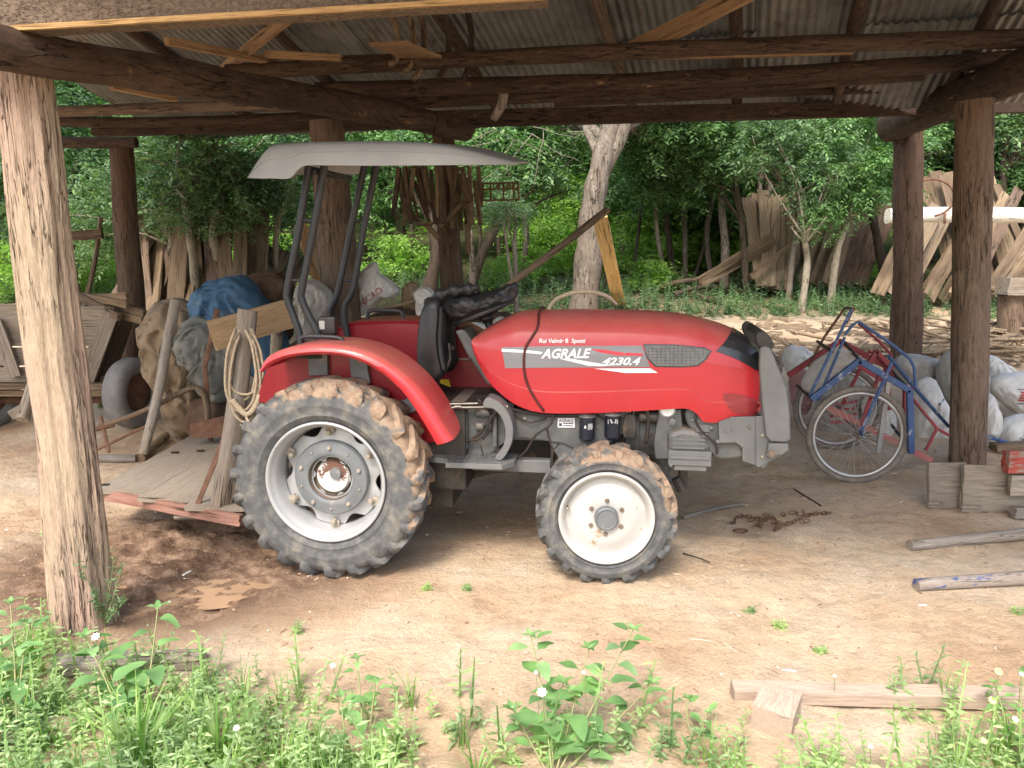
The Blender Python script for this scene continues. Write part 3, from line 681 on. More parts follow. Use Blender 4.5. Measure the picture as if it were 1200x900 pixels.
decal('decal_stripe', [(692, 409), (706, 409.5), (730, 413), (753, 414), (753, 417), (724, 416.5), (703, 413)], M['decal_red'], .0035)
decal('decal_stripe', [(588, 408.6), (620, 410.5), (636, 412.5), (634, 415), (618, 413.5), (588, 412)], M['white'], .0035)
decal('decal_stripe', [(656, 420.4), (668, 420), (700, 425.5), (716, 428), (704, 429), (690, 428.5)], M['white'], .0035)
decal('decal_stripe', [(696, 431.8), (762, 431.5), (771, 436.8), (733, 437)], M['white'], .0035)
hood_text('AGRALE', 634, 693, 419.5, 408.5, .32, .03, slope=-.5, off=.007)
hood_text('4230.4', 706, 751, 427.5, 418.8, .35, .03, slope=-.3, off=.007)
hood_text('Rui Valmir B  Spotti', 632, 686, 401.6, 396.6, .1, .02)
v = decal('vent_grille', [(753.5, 403), (790, 403.5), (825, 407), (834, 411), (828, 421), (818, 429), (800, 430.5), (768, 430), (758, 420)], M['nose_black'], .004, sm=0)
gm = P('grey mesh screen', (.14, .145, .14), (.19, .19, .185), 30, .6); 
decal('vent_screen', [(755, 404.5), (790, 405), (823, 408.3), (831.5, 411.5), (826, 420), (817, 427.5), (800, 429), (769, 428.5), (760, 419.5)], gm, .006)
mb = MB()
for i in range(15):
    x = 760+i*4.9; yy = (405.6 if x < 795 else 406+(x-795)*.13, 428 if x > 766 else 420)
    y1 = min(yy[1], 428-(max(0, x-812))*.75)
    if y1 > yy[0]+2: mb.tube([on_hood(x, yy[0], .008), on_hood(x, (yy[0]+y1)/2, .008), on_hood(x, y1, .008)], .0012, 4)
for j in range(6):
    y = 408+j*3.6; pts = [on_hood(x, y, .008) for x in range(759+(j*1 if y > 418 else 0), int(828-(max(0, y-414))*.9), 10)]; mb.tube(pts, .0010, 4)
mb.build('screen_mesh', M['grey_plate'], hood)
decal('head_lamp', [(848, 461), (870, 463), (885, 468), (893, 474), (893, 484), (880, 486.5), (862, 484), (852, 475)], M['lens_red'], .003, sm=3)
# nose: black shell over the hood front
mbn = MB(); vs = []; nn = 26
xa = hoodx(836); 
for i in range(nn+1):
    x0_ = TP(852, 384, LC).x; 
    for j, (fw, fh) in enumerate(full):
        # the seam runs back and down across the side, the shell ends at the front of the hood
        f = abs(fw); seam = x0_-(.075 if .55 < fh < .68 else .075*min(1, max(0, (1-fh)/.38)))
        pass
o = decal('nose_cover', [(858, 384.5), (874, 395), (888, 410), (893, 418), (893.5, 437), (885, 433), (866, 422), (852, 416), (839, 411.5), (848, 402), (855, 392)], M['nose_black'], .005, step=3)
ms = [v.co.copy() for v in o.data.vertices]
# mirrored half of the nose shell on the far side and a cap across the top
mb = MB()
top = []
for t in range(11):
    px = 858+t*3.4; x = TP(px, interp(top_px, px), LC+.04).x
    zt = interp(topL, x); zb = interp(botL, x); w = interp(widL, x); row = []
    for (fw, fh) in [q for q in full if q[1] > .79]: row.append((x, LC-fw*(w+.004), zb+(zt-zb)*fh+.005))
    top.append(row)
k = len(top[0]); mb.add([p for r in top for p in r], [(i*k+j, (i+1)*k+j, (i+1)*k+j+1, i*k+j+1) for i in range(len(top)-1) for j in range(k-1)])
mb.build('nose_top', M['nose_black'], hood, smooth=True)
# front face grille of the hood
mb = MB(); xf = xs1+.004; zt = interp(topL, xs1); zb = interp(botL, xs1)
for i in range(12): mb.box((xf, LC, zb+.05+(zt-zb-.1)*i/11), (.008, .34, .008))
mb.build('front_grille', M['nose_black'], hood)
# rubber strap around the hood
pts = [on_hood(x, y, .006) for x, y in smooth_pts([Vector((x, y, 0)) for x, y in ((631.5, 370), (630, 384), (624, 394), (616, 408), (614, 425), (616, 443), (624, 462), (635, 478))], 4) and [(p.x, p.y) for p in smooth_pts([Vector((x, y, 0)) for x, y in ((631.5, 370), (630, 384), (624, 394), (616, 408), (614, 425), (616, 443), (624, 462), (637, 481))], 4)]]
pts.append(Vector((pts[-1].x+.01, LC-.2, pts[-1].z-.01)))
p = pts[0]; zt = interp(topL, p.x)
pre = [Vector((p.x, LC+.2, zt-.01)), Vector((p.x, LC+.1, zt+.006)), Vector((p.x, LC, zt+.008)), Vector((p.x, LC-.1, zt+.002)), Vector((p.x, LC-.17, zt-.012))]
mb = MB(); mb.tube(pre+pts, .0075, 8, flat=.8); mb.build('rubber_strap', M['strap'], hood, smooth=True)
# ---- instrument cowl behind the hood
slab_part('dashboard', [(533, 388), (543, 386), (553, 398), (562, 425), (578, 450), (572, 452), (547, 415)], .52, .76, M['grey_cast'], bevel=.012)
# ---- rear fenders
topc = [(305, 434), (311, 421), (325, 412), (350, 406), (380, 404), (410, 407.5), (437, 416), (462, 431), (484, 450), (502, 473), (517, 497), (530, 516)]
lowc = [(308, 436), (318, 427), (335, 420), (355, 416.5), (380, 415.5), (405, 418), (430, 427), (452, 441), (472, 459), (488, 481), (501, 502), (512, 521)]
def fender(sgn, name):
    f = lambda l: l if sgn > 0 else LW-l
    T_ = smooth_pts(tps(topc, .02), 5); L_ = smooth_pts(tps(lowc, .02), 5); n = len(T_); vs = []
    for i in range(n):
        a, b = T_[i], L_[i]; d = (a-b); k_ = min(1, (n-1-i)/9); k_ = .45+.55*math.sqrt(1-(1-k_)**2)
        ring = [(b, .035), (b+d*.02, .016), (b+d*.35, .0), (b+d*.75, .006), (a, .03), (a+d*.05, .07), (a+d*.06, .20), (a+d*.02, .36), (a-d*.25, .36), (a-d*.18, .20), (a-d*.2, .07), (b+d*.5, .03)]
        vs += [(p.x, f(l if l < .03 else .03+(l-.03)*k_), p.z) for p, l in ring]
    K_ = 12; fs = [(i*K_+k, (i+1)*K_+k, (i+1)*K_+(k+1) % K_, i*K_+(k+1) % K_) for i in range(n-1) for k in range(K_)]
    fs += [tuple(range(K_)), tuple(range((n-1)*K_, n*K_))]
    mb = MB(); mb.add(vs, fs); return mb.build(name, M['red'], tractor, auto=50)
fen = fender(1, 'fender')
inner = [(330, 414), (355, 409), (380, 408), (410, 411), (437, 420), (462, 436), (484, 455), (500, 478), (514, 500), (524, 517), (500, 519), (470, 523), (452, 510), (300, 470), (315, 425)]
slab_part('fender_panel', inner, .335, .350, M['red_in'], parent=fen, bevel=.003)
for pts in (((360, 409), (383, 409), (384, 440), (362, 440)), ((408, 413), (428, 418), (434, 450), (412, 446)), ((470, 470), (490, 463), (496, 478), (476, 486))):
    slab_part('fender_bracket', pts, .30, .336, M['decal_grey'] if False else M['hub_grey'], parent=fen, bevel=.003)
# far fender, seen from its inner side
far = [(380, 410), (395, 388), (412, 380), (450, 377.5), (500, 378), (535, 384), (565, 400), (585, 422), (600, 447), (609, 470), (560, 475), (500, 478), (400, 470)]
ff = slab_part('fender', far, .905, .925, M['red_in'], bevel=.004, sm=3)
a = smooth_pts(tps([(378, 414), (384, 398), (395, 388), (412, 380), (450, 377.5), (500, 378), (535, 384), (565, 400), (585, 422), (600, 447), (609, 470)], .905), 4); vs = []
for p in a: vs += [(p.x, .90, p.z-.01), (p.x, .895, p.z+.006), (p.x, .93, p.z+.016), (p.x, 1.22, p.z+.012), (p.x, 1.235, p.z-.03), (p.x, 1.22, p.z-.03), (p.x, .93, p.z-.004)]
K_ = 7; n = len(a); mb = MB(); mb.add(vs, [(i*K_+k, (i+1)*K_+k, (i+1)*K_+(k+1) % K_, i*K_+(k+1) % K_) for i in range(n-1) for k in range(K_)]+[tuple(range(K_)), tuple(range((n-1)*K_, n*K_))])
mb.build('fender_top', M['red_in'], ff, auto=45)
# near-side inner panel in front of the axle (between fender and gearbox)
slab_part('yellow_sticker', [(513, 445), (526, 444.5), (530, 463), (521, 464), (519, 450), (514, 449)], .885, .888, M['yellow'], bevel=0)
slab_part('platform_floor', [(400, 470), (602, 472), (602, 478), (400, 478)], .42, .90, M['dark_metal'], bevel=.004)
# small lever with round knob, by the far fender
def lever(p0, p1, knob, mat='iron_dark', r=.007):
    mb = MB(); mb.tube([p0, p1], r, 8); mb.lathe([(0, -knob), (knob*.7, -knob*.7), (knob, 0), (knob*.7, knob*.7), (0, knob)], 'Z', p1, 14)
    return mb.build('lever', M[mat], tractor, smooth=True)
lever(TP(438, 411, .88), TP(434, 401, .86), .016)
lever(TP(510, 463, .55), TP(508, 452, .5), .022, 'grey_cast', .014)
lever(TP(513, 441, .6), TP(530, 408, .55), .018)
lever(TP(538, 421, .4), TP(552, 421, .4), .010)
# ---- grab rails
def rail(pts, l, r=.012):
    mb = MB(); mb.tube(smooth_pts(tps(pts, l), 3), r, 10); return mb.build('grab_rail', M['black_tube'], tractor, smooth=True)
rail([(354, 411), (352, 398), (358, 394.5), (375, 394.5), (394, 395.5), (402, 399), (404, 409)], .20, .013)
rail([(431, 380), (431, 369), (436, 364), (462, 364), (471, 367), (473, 380)], .98, .013)
mb = MB(); lbox(mb, 372, 392, 372, 391, .34, .40); lbox(mb, 386, 390, 391, 402, .36, .39); mb.build('tail_lamp', M['nose_black'], tractor, bevel=.006)
mb = MB(); lbox(mb, 374, 380, 376, 386, .335, .342); mb.build('lamp_lens', M['rim_white'], tractor, bevel=.002)
# ---- roll bar
def rb(pts, l, r=.021):
    mb = MB(); mb.tube(smooth_pts(tps(pts, l), 5), r, 14); return mb
for l, sets in ((.33, (((362, 194), (350, 270), (337, 338), (337.5, 352), (343, 368), (350, 388), (353, 407)), ((380, 194), (367, 270), (354, 338), (354, 352), (362, 370), (371, 388), (375, 407)))),
                (.86, (((427, 194), (412, 265), (397, 338), (390, 356), (386, 368), (389, 388), (395, 409)), ((441, 194), (426, 270), (414, 338), (405, 356), (403, 370), (406, 388), (411, 409))))):
    roll = rb(sets[0], l); [roll.tube(smooth_pts(tps(sets[1], l), 5), .021, 14)]
    ya = (258, 328)
    for y in ya:
        xa_ = interp(sorted([(b, a_) for a_, b in sets[0]]), y); xb_ = interp(sorted([(b, a_) for a_, b in sets[1]]), y); roll.tube([TP(xa_, y, l), TP(xb_, y+1, l)], .010, 8)
    a_ = TP(sets[0][-1][0], 407, l); b_ = TP(sets[1][-1][0], 407, l); roll.box(((a_.x+b_.x)/2, l, a_.z-.03), (.16, .06, .06))
    roll.build('roll_bar_leg', M['black_tube'], tractor, auto=50)
mb = MB(); mb.tube([TP(368, 200, .33), TP(368, 200, .33)*0+Vector((TP(368, 200, .33).x, .90, TP(368, 200, .33).z))], .02, 12); mb.build('roll_bar_top', M['black_tube'], tractor, smooth=True)
# ---- canopy
ctop = [(287, 207), (291, 199), (300, 184), (311, 171), (320, 168), (360, 166), (430, 165), (490, 166), (530, 170), (560, 176), (590, 184), (613, 190)]
cbot = [(287, 208.5), (300, 209), (318, 209), (338, 209), (346, 202), (354, 195), (366, 193.5), (430, 194), (500, 193.5), (560, 193), (590, 193), (613, 193)]
CL0 = .06; CL1 = 1.19
tt = [TP(x, y, CL0) for x, y in ctop]; bb = [TP(x, y, CL0) for x, y in cbot]
xt = TP(613, 190, LC).x; x_a, x_b = tt[0].x, tt[-1].x; sq = lambda x: x if x < x_b-.75 else x_b-.75+(x-x_b+.75)*(xt-x_b+.75)/.75
tl = [(sq(p.x), p.z) for p in smooth_pts(tt, 5)]; bl = [(sq(p.x), p.z) for p in smooth_pts(bb, 5)]; tt[-1].x = xt
xa = tt[0].x; xb = tt[-1].x; N = 70; vs = []
for i in range(N+1):
    u = i/N; x = xa+(xb-xa)*u; zt = interp(tl, x); zb = min(interp(bl, x), zt-.004); h = zt-zb
    w = (CL1-CL0)/2; c_ = (CL1+CL0)/2
    if u > .72: w *= math.sqrt(max(.0, 1-((u-.72)/.28)**2*.75))
    if u < .06: w *= .96+.04*u/.06
    th = min(.02, h*.4)
    prof_ = [(-1.0, 0), (-1.0+.012, .45), (-1.0+.02, .55), (-1+.012, .56), (-.97, .82), (-.93, .95), (-.85, 1.0), (-.5, 1.01), (0, 1.02), (.5, 1.01), (.85, 1.0), (.93, .95), (.97, .82), (1-.02, .55), (1.0-.012, .45), (1.0, 0)]
    for (a_, b_) in prof_: vs.append((x, c_+a_*w, zb+b_*h+(c_+a_*w-CL0)*.095))
    for (a_, b_) in prof_[::-1]: vs.append((x, c_+a_*(w-.02), zb+max(0.0, b_*h-th)+(c_+a_*w-CL0)*.095))
K_ = 32; fs = [(i*K_+k, (i+1)*K_+k, (i+1)*K_+(k+1) % K_, i*K_+(k+1) % K_) for i in range(N) for k in range(K_)]
for i in (0, N):
    for k in range(15): fs.append((i*K_+k, i*K_+k+1, i*K_+30-k, i*K_+31-k))
mb = MB(); mb.add(vs, fs); cano = mb.build('canopy', M['canopy'], tractor, auto=40)
mb = MB(); p = TP(330, 200, .3); q = TP(560, 196, .3)
for l in (.33, .9): mb.box(((p.x+q.x)/2, l, p.z+.02+(l-CL0)*.095), (q.x-p.x, .035, .03))
mb.build('canopy_frame', M['canopy_in'], cano)
# ---- seat
ol = [(490, 447), (487, 425), (487, 402), (489, 380), (493, 362), (500, 352), (508, 349), (513, 352), (514, 368), (512, 395), (514, 420), (518, 440), (510, 448), (498, 450)]
a = smooth_pts(tps(ol, .42), 3, True); vs = []; prof_ = [(.0, .86), (.03, 1.0), (.09, 1.0), (.10, .94)]
ws = [.42, .45, .50, .52, .76, .78, .83, .86]
rs = [.84, .98, 1.0, .9, .9, 1.0, .98, .84]
cx = sum((p.x for p in a))/len(a); cz = sum((p.z for p in a))/len(a)
for l, s in zip(ws, rs): vs += [(cx+(p.x-cx)*s, l, cz+(p.z-cz)*s) for p in a]
n = len(a); fs = [(j*n+k, j*n+(k+1) % n, (j+1)*n+(k+1) % n, (j+1)*n+k) for j in range(len(ws)-1) for k in range(n)]+[tuple(range(n)), tuple(range((len(ws)-1)*n, len(ws)*n))]
mb = MB(); mb.add(vs, fs); seat = mb.build('seat_back', M['black_vinyl'], tractor, auto=60)
mb = MB()
for i in range(6):
    l = .475+i*.066; pts = [TP(x, y, l)+Vector((.0, 0, 0)) for x, y in ((510, 362), (513, 380), (515, 400), (517, 420), (519, 436))]
    base = TP(514, 400, .42).x; pts = [Vector((TP(x, y, .42).x-.012, l, TP(x, y, .42).z)) for x, y in ((514, 360), (515, 380), (514, 400), (516, 420), (519, 436))]
    mb.tube(smooth_pts(pts, 4), [.006]+[.026]*15+[.006] if False else .026, 10)
mb.build('seat_ribs', M['black_vinyl'], seat, smooth=True)
mb = MB(); p = TP(505, 452, .45); mb.box((p.x-.08, LC-.02, p.z-.04), (.14, .26, .05)); mb.tube([(p.x-.08, LC-.02, p.z-.05), (p.x-.08, LC-.02, p.z-.2)], .04, 12); mb.tube([TP(512, 444, .5), TP(522, 436, .5), TP(528, 420, .5), TP(526, 402, .5)], .008, 8); mb.build('seat_base', M['dark_metal'], tractor, bevel=.012)
# ---- steering wheel and column
c0 = TP(567, 366, LC); nrm = Vector((-.38, 0, .92)).normalized(); u_ = Vector((0, 1, 0)); v_ = nrm.cross(u_)
mb = MB(); ringp = [c0+(u_*math.cos(t)+v_*math.sin(t))*.185 for t in [2*math.pi*i/36 for i in range(37)]]
mb.tube(ringp, .014, 10, cap=False)
for k in range(3): t = 2*math.pi*k/3+.4; mb.tube([c0-nrm*.03, c0+(u_*math.cos(t)+v_*math.sin(t))*.18], .009, 8)
mb.lathe([(0, -.02), (.04, -.02), (.045, .0), (.03, .02), (0, .02)], 'Z', c0-nrm*.03, 20)
sw = mb.build('steering_wheel', M['black_vinyl'], tractor, smooth=True)
mb = MB(); mb.tube([c0-nrm*.02, c0-nrm*.12, TP(562, 398, LC), TP(575, 425, LC)], [.022, .03, .05, .06], 14); mb.build('steering_column', M['black_vinyl'], tractor, smooth=True)
# ---- rear hitch, lift arms
mb = MB(); p = TP(330, 560, .6)
mb.tube([(RC.x-.1, .45, RC.z-.12), (RC.x-.62, .40, RC.z-.22)], .022, 8); mb.tube([(RC.x-.1, .8, RC.z-.12), (RC.x-.62, .85, RC.z-.22)], .022, 8)
mb.tube([(RC.x-.05, .62, RC.z+.2), (RC.x-.55, .62, RC.z+.12)], .018, 8); mb.tube([(RC.x-.12, .45, RC.z+.25), (RC.x-.38, .42, RC.z-.17)], .014, 8)
mb.build('lift_arms', M['dark_metal'], tractor, smooth=True)
slab_part('rear_housing', [(330, 470), (400, 440), (470, 450), (520, 470), (540, 540), (470, 580), (350, 570)], .45, .82, M['dark_metal'], bevel=.01)
# things lying on the tractor
jk = blob('jacket', [(515, 361), (522, 352), (540, 346), (565, 344), (590, 338), (603, 331), (606, 341), (600, 352), (580, 362), (560, 371), (540, 376), (524, 373)], 0, .12, M['black_vinyl'],
          'crumpled black leather jacket draped over the tractor steering wheel', 'jacket', amp=.026, freq=11, conv=lambda x, y: TO+Matrix.Rotation(TY, 3, 'Z') @ TP(x, y, LC-.05), back=1.6)
arm = MB(); arm.tube(smooth_pts([TO+Matrix.Rotation(TY, 3, 'Z') @ TP(x, y, .50) for x, y in ((505, 372), (503, 358), (513, 347), (530, 341), (548, 339), (560, 337))], 5), [.03+.012*math.sin(i*1.3) for i in range(26)], 12)
o = arm.build('sleeve', M['black_vinyl'], None, smooth=True); o.parent = jk; o.matrix_parent_inverse = Matrix.Identity(4); o.location = -jk.location
TM = Matrix.Translation(TO) @ Matrix.Rotation(TY, 4, 'Z')
def tw(px, py, lat): return TM @ TP(px, py, lat)
# rope loop standing up behind the hood
mb = MB(); pts = smooth_pts([tw(x, y, l) for x, y, l in ((640, 372, .75), (645, 358, .78), (655, 349, .8), (672, 343, .82), (690, 342, .84), (706, 345, .86), (716, 350, .88))], 6)
mb.tube(pts, .013, 10); rp = mb.build('rope_end', M['rope'], None, smooth=True); tag(rp, 'stiff pale rope arching up behind the tractor hood', 'rope')
mb = MB(); a = tw(716, 350, .88); mb.tube([tw(706, 345, .86), tw(714, 349, .88), tw(723, 357, .88)], [.018, .024, .018], 8, flat=.4); t_ = mb.build('rag_tip', P('pinkish rag', (.6, .42, .36), (.7, .5, .42)), rp)
# ================================================================== GROUND
def axis_pts(a, b, step, lo, hi, g=1.12):
    xs = list(np.arange(a, b, step)); s = step; x = a; left = []
    while x > lo: s *= g; x -= s; left.append(x)
    s = step; x = xs[-1]; right = []
    while x < hi: s *= g; x += s; right.append(x)
    return np.array(left[::-1]+xs+right)
gx = axis_pts(-3.6, 4.4, .03, -90, 90); gy = axis_pts(1.7, 7.4, .03, -30, 120)
def vnoise(X, Y, seed):
    rs = np.random.RandomState(seed); T = rs.rand(256, 256)
    xi = np.floor(X).astype(int); yi = np.floor(Y).astype(int); fx = X-xi; fy = Y-yi
    fx = fx*fx*(3-2*fx); fy = fy*fy*(3-2*fy)
    g = lambda i, j: T[i % 256, j % 256]
    return (g(xi, yi)*(1-fx)+g(xi+1, yi)*fx)*(1-fy)+(g(xi, yi+1)*(1-fx)+g(xi+1, yi+1)*fx)*fy-.5
def fbm(X, Y, f, o, seed, p=.5):
    s = 0; a = 1
    for k in range(o): s = s+a*vnoise(X*f+k*17.3, Y*f+k*9.1, seed+k); f *= 2.03; a *= p
    return s
XX, YY = np.meshgrid(gx, gy, indexing='ij')
t = np.maximum(0, YY-6); ZZ = .125*t*t/(t+1)
mudc = gr(205, 650)
mud = np.exp(-(((XX-mudc.x)/.95)**2+((YY-mudc.y-.1)/.62)**2)**1.5)
fine = fbm(XX, YY, 1.3, 6, 3)*.035+fbm(XX, YY, 12, 3, 21)*.007
clod = np.abs(fbm(XX*.7+YY*.5, YY*1.5, 7, 4, 40))*-.075+.02
ruts = np.sin((XX*8.5+YY*3)+fbm(XX, YY, 3, 3, 5)*5)*.010
ZZ = ZZ+fine*(1+YY*.03)*.9+np.abs(fbm(XX, YY, 5, 4, 77))*.020-np.clip(fbm(XX, YY, 2.6, 2, 33)-.22, 0, 1)*.06+mud*(clod*2.3+ruts*1.3-.02)
pud = gr(215, 690)
pm = np.exp(-(((XX-pud.x)/.42)**2+((YY-pud.y)/.085)**2)); pb = np.exp(-((((XX-pud.x)/.62)**2+((YY-pud.y)/.17)**2)**2)); ZZ = ZZ-pb*.020+pb*np.abs(fbm(XX+YY*.4, YY*1.6, 11, 4, 91))*.066
# the wheels press into the soil: keep it level beneath them
near = np.exp(-(((XX-0)/3)**2+((YY-4.5)/1.2)**2)**2)*(1-np.clip(mud*1.5, 0, 1)); ZZ = ZZ-near*(fine*.5)
ZZ = np.where(YY < 6.2, ZZ-.008, ZZ)
nx, ny = XX.shape
me = bpy.data.meshes.new('ground'); V = np.stack([XX, YY, ZZ], -1).reshape(-1, 3)
I = np.arange(nx*ny).reshape(nx, ny); Q = np.stack([I[:-1, :-1], I[1:, :-1], I[1:, 1:], I[:-1, 1:]], -1).reshape(-1, 4)
def np_mesh(name, V, Q, mat, smooth=False):
    me = bpy.data.meshes.new(name); nv = len(V); nf = len(Q); k = Q.shape[1]
    me.vertices.add(nv); me.vertices.foreach_set('co', V.astype(np.float32).ravel())
    me.loops.add(nf*k); me.loops.foreach_set('vertex_index', Q.astype(np.int32).ravel())
    me.polygons.add(nf); me.polygons.foreach_set('loop_start', np.arange(0, nf*k, k, dtype=np.int32))
    try: me.polygons.foreach_set('loop_total', np.full(nf, k, dtype=np.int32))
    except Exception: pass
    me.update(calc_edges=True); me.validate()
    if smooth: me.polygons.foreach_set('use_smooth', [True]*nf)
    me.materials.append(mat); return me
# dirt material
m, nt, b, out = newmat('clay dirt'); v = coords(nt)
n1 = noise_node(nt, v, 1.1, 6, .6); n2 = noise_node(nt, v, 9, 8, .75); n3 = noise_node(nt, v, 60, 4, .7)
c = ramp(nt, n1, [(.35, (.52, .36, .235)), (.5, (.60, .455, .315)), (.66, (.64, .525, .40))])
c = mix(nt, .65, c, ramp(nt, n2, [(.3, (.62, .58, .54)), (.5, (1, 1, 1)), (.7, (1.25, 1.2, 1.15))]), 'MULTIPLY')
c = mix(nt, .6, c, ramp(nt, n3, [(.3, (.75, .73, .7)), (.55, (1, 1, 1)), (.75, (1.15, 1.15, 1.15))]), 'MULTIPLY')
def ell(cx, cy, rx, ry, lo, hi, ang=0):
    mp = nt.nodes.new('ShaderNodeMapping'); mp.vector_type = 'TEXTURE'; mp.inputs['Location'].default_value = (cx, cy, 0); mp.inputs['Rotation'].default_value = (0, 0, ang); mp.inputs['Scale'].default_value = (rx, ry, 1000)
    tc = nt.nodes.new('ShaderNodeTexCoord'); nt.links.new(tc.outputs['Object'], mp.inputs[0])
    ln = nt.nodes.new('ShaderNodeVectorMath'); ln.operation = 'LENGTH'; nt.links.new(mp.outputs[0], ln.inputs[0])
    ad = nt.nodes.new('ShaderNodeMath'); ad.operation = 'MULTIPLY_ADD'; nt.links.new(n2, ad.inputs[0]); ad.inputs[1].default_value = -.9; nt.links.new(ln.outputs['Value'], ad.inputs[2])
    return ramp(nt, ad.outputs[0], [(lo, (1, 1, 1)), (hi, (0, 0, 0))])
# damp churned mud around the puddle, darker brown ovals beneath the tractor and by the hand cart
fm = ell(mudc.x+.08, mudc.y-.10, 1.4, 1.1, .2, .65)
c = mix(nt, fm, c, ramp(nt, n2, [(.36, (.11, .066, .044)), (.5, (.22, .14, .092)), (.62, (.36, .245, .165))]))
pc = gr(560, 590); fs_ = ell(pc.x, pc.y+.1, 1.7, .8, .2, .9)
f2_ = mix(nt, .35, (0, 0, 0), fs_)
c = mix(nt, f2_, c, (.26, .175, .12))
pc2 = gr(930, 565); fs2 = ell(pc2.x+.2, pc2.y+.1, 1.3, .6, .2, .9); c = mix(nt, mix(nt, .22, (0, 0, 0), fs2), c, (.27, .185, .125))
# trodden grass and litter colour away at the wood edge
sx = nt.nodes.new('ShaderNodeSeparateXYZ'); nt.links.new(v, sx.inputs[0])
ad = nt.nodes.new('ShaderNodeMath'); ad.operation = 'MULTIPLY_ADD'; nt.links.new(n1, ad.inputs[0]); ad.inputs[1].default_value = 5; nt.links.new(sx.outputs[1], ad.inputs[2])
ff_ = ramp(nt, ad.outputs[0], [(0, (0, 0, 0)), (1, (1, 1, 1))])
mr = nt.nodes.new('ShaderNodeMapRange'); nt.links.new(ad.outputs[0], mr.inputs[0]); mr.inputs[1].default_value = 14; mr.inputs[2].default_value = 16.5
c = mix(nt, mr.outputs[0], c, mix(nt, n2, (.03, .045, .015), (.11, .09, .045)))
nt.links.new(c, b.inputs['Base Color']); b.inputs['Roughness'].default_value = .95; b.inputs['Specular IOR Level'].default_value = .15
h1 = bump(nt, None, n3, .7, .012); bump(nt, b, n2, .8, .05, h1)
M['dirt'] = m
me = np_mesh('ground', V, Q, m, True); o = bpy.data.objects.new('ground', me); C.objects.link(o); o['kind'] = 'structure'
gbvh = None
def gz(x, y):
    i = min(max(np.searchsorted(gx, x)-1, 0), nx-2); j = min(max(np.searchsorted(gy, y)-1, 0), ny-2)
    fx = (x-gx[i])/(gx[i+1]-gx[i]); fy = (y-gy[j])/(gy[j+1]-gy[j])
    return float((ZZ[i, j]*(1-fx)+ZZ[i+1, j]*fx)*(1-fy)+(ZZ[i, j+1]*(1-fx)+ZZ[i+1, j+1]*fx)*fy)
def G(y): t = max(0.0, y-6.0); return 0.125*t*t/(t+1)
def grz(px, py, dz=0):
    p = gr(px, py); p.z = gz(p.x, p.y)+dz; return p
# puddle
pz = -.030
mb = MB(); N = 40; ring = [(pud.x+.62*math.cos(t)*(1+.1*math.sin(3*t)), pud.y+.17*math.sin(t)*(1+.15*math.cos(5*t)), pz) for t in [2*math.pi*i/N for i in range(N)]]
mb.add(ring, [tuple(range(N))]); mw = P('muddy water', (.40, .265, .165), (.34, .22, .135), 3, .05, 0, spec=.6)
o = mb.build('puddle', mw); o['kind'] = 'structure'
# pebbles, chips of wood and dry bits: far too many to count
vs = []; fs = []
rs = np.random.RandomState(5)
def chip(x, y, s, elong, tall):
    a = rs.rand()*6.28; z = gz(x, y); n0 = len(vs)
    for (u, w_) in ((-1, -.4), (1, -.5), (1.1, .4), (-.9, .5)):
        dx = u*s*elong; dy = w_*s
        vs.append((x+dx*math.cos(a)-dy*math.sin(a), y+dx*math.sin(a)+dy*math.cos(a), z+.001+rs.rand()*.002))
    for (u, w_) in ((-.7, -.25), (.8, -.3), (.8, .25), (-.7, .3)):
        dx = u*s*elong; dy = w_*s
        vs.append((x+dx*math.cos(a)-dy*math.sin(a), y+dx*math.sin(a)+dy*math.cos(a), z+s*tall))
    for f in ((4, 5, 6, 7), (0, 1, 5, 4), (1, 2, 6, 5), (2, 3, 7, 6), (3, 0, 4, 7)): fs.append(tuple(i+n0 for i in f))
for _ in range(3200): chip(rs.uniform(-3.4, 4.2), rs.uniform(2.3, 8)**1.0, rs.uniform(.002, .008)*(1.5 if rs.rand() < .08 else 1), rs.choice([1, 1, 1.5, 3]), .8)
for _ in range(260): chip(rs.uniform(-3.4, 4.2), rs.uniform(2.4, 7.5), rs.uniform(.002, .004), rs.choice([8, 14, 20]), .9)
mb = MB(); mb.add(vs, fs); m_, nt_, b_, out_ = newmat('pebbles and bark crumbs')
nt_.links.new(ramp(nt_, island(nt_), [(0, (.16, .09, .06)), (.55, (.42, .27, .18)), (.85, (.52, .4, .3)), (1, (.75, .7, .62))]), b_.inputs['Base Color']); b_.inputs['Roughness'].default_value = .9
tag(mb.build('ground_litter', m_), 'pebbles and bark crumbs strewn over the orange dirt floor', 'litter', kind='stuff')
vs = []; fs = []
for _ in range(420):
    px = rs.uniform(880, 1200) if rs.rand() < .75 else rs.uniform(700, 1200); py = rs.uniform(375, 430) if px > 880 else rs.uniform(352, 372)
    p = gr(px, py); chip(p.x, p.y, rs.uniform(.02, .05), rs.choice([2, 4, 8]), .7)
mb = MB(); mb.add(vs, fs); tag(mb.build('wood_scraps', M['slab_pale']), 'split wood scraps littering the yard behind the shed', 'wood scraps', kind='stuff')
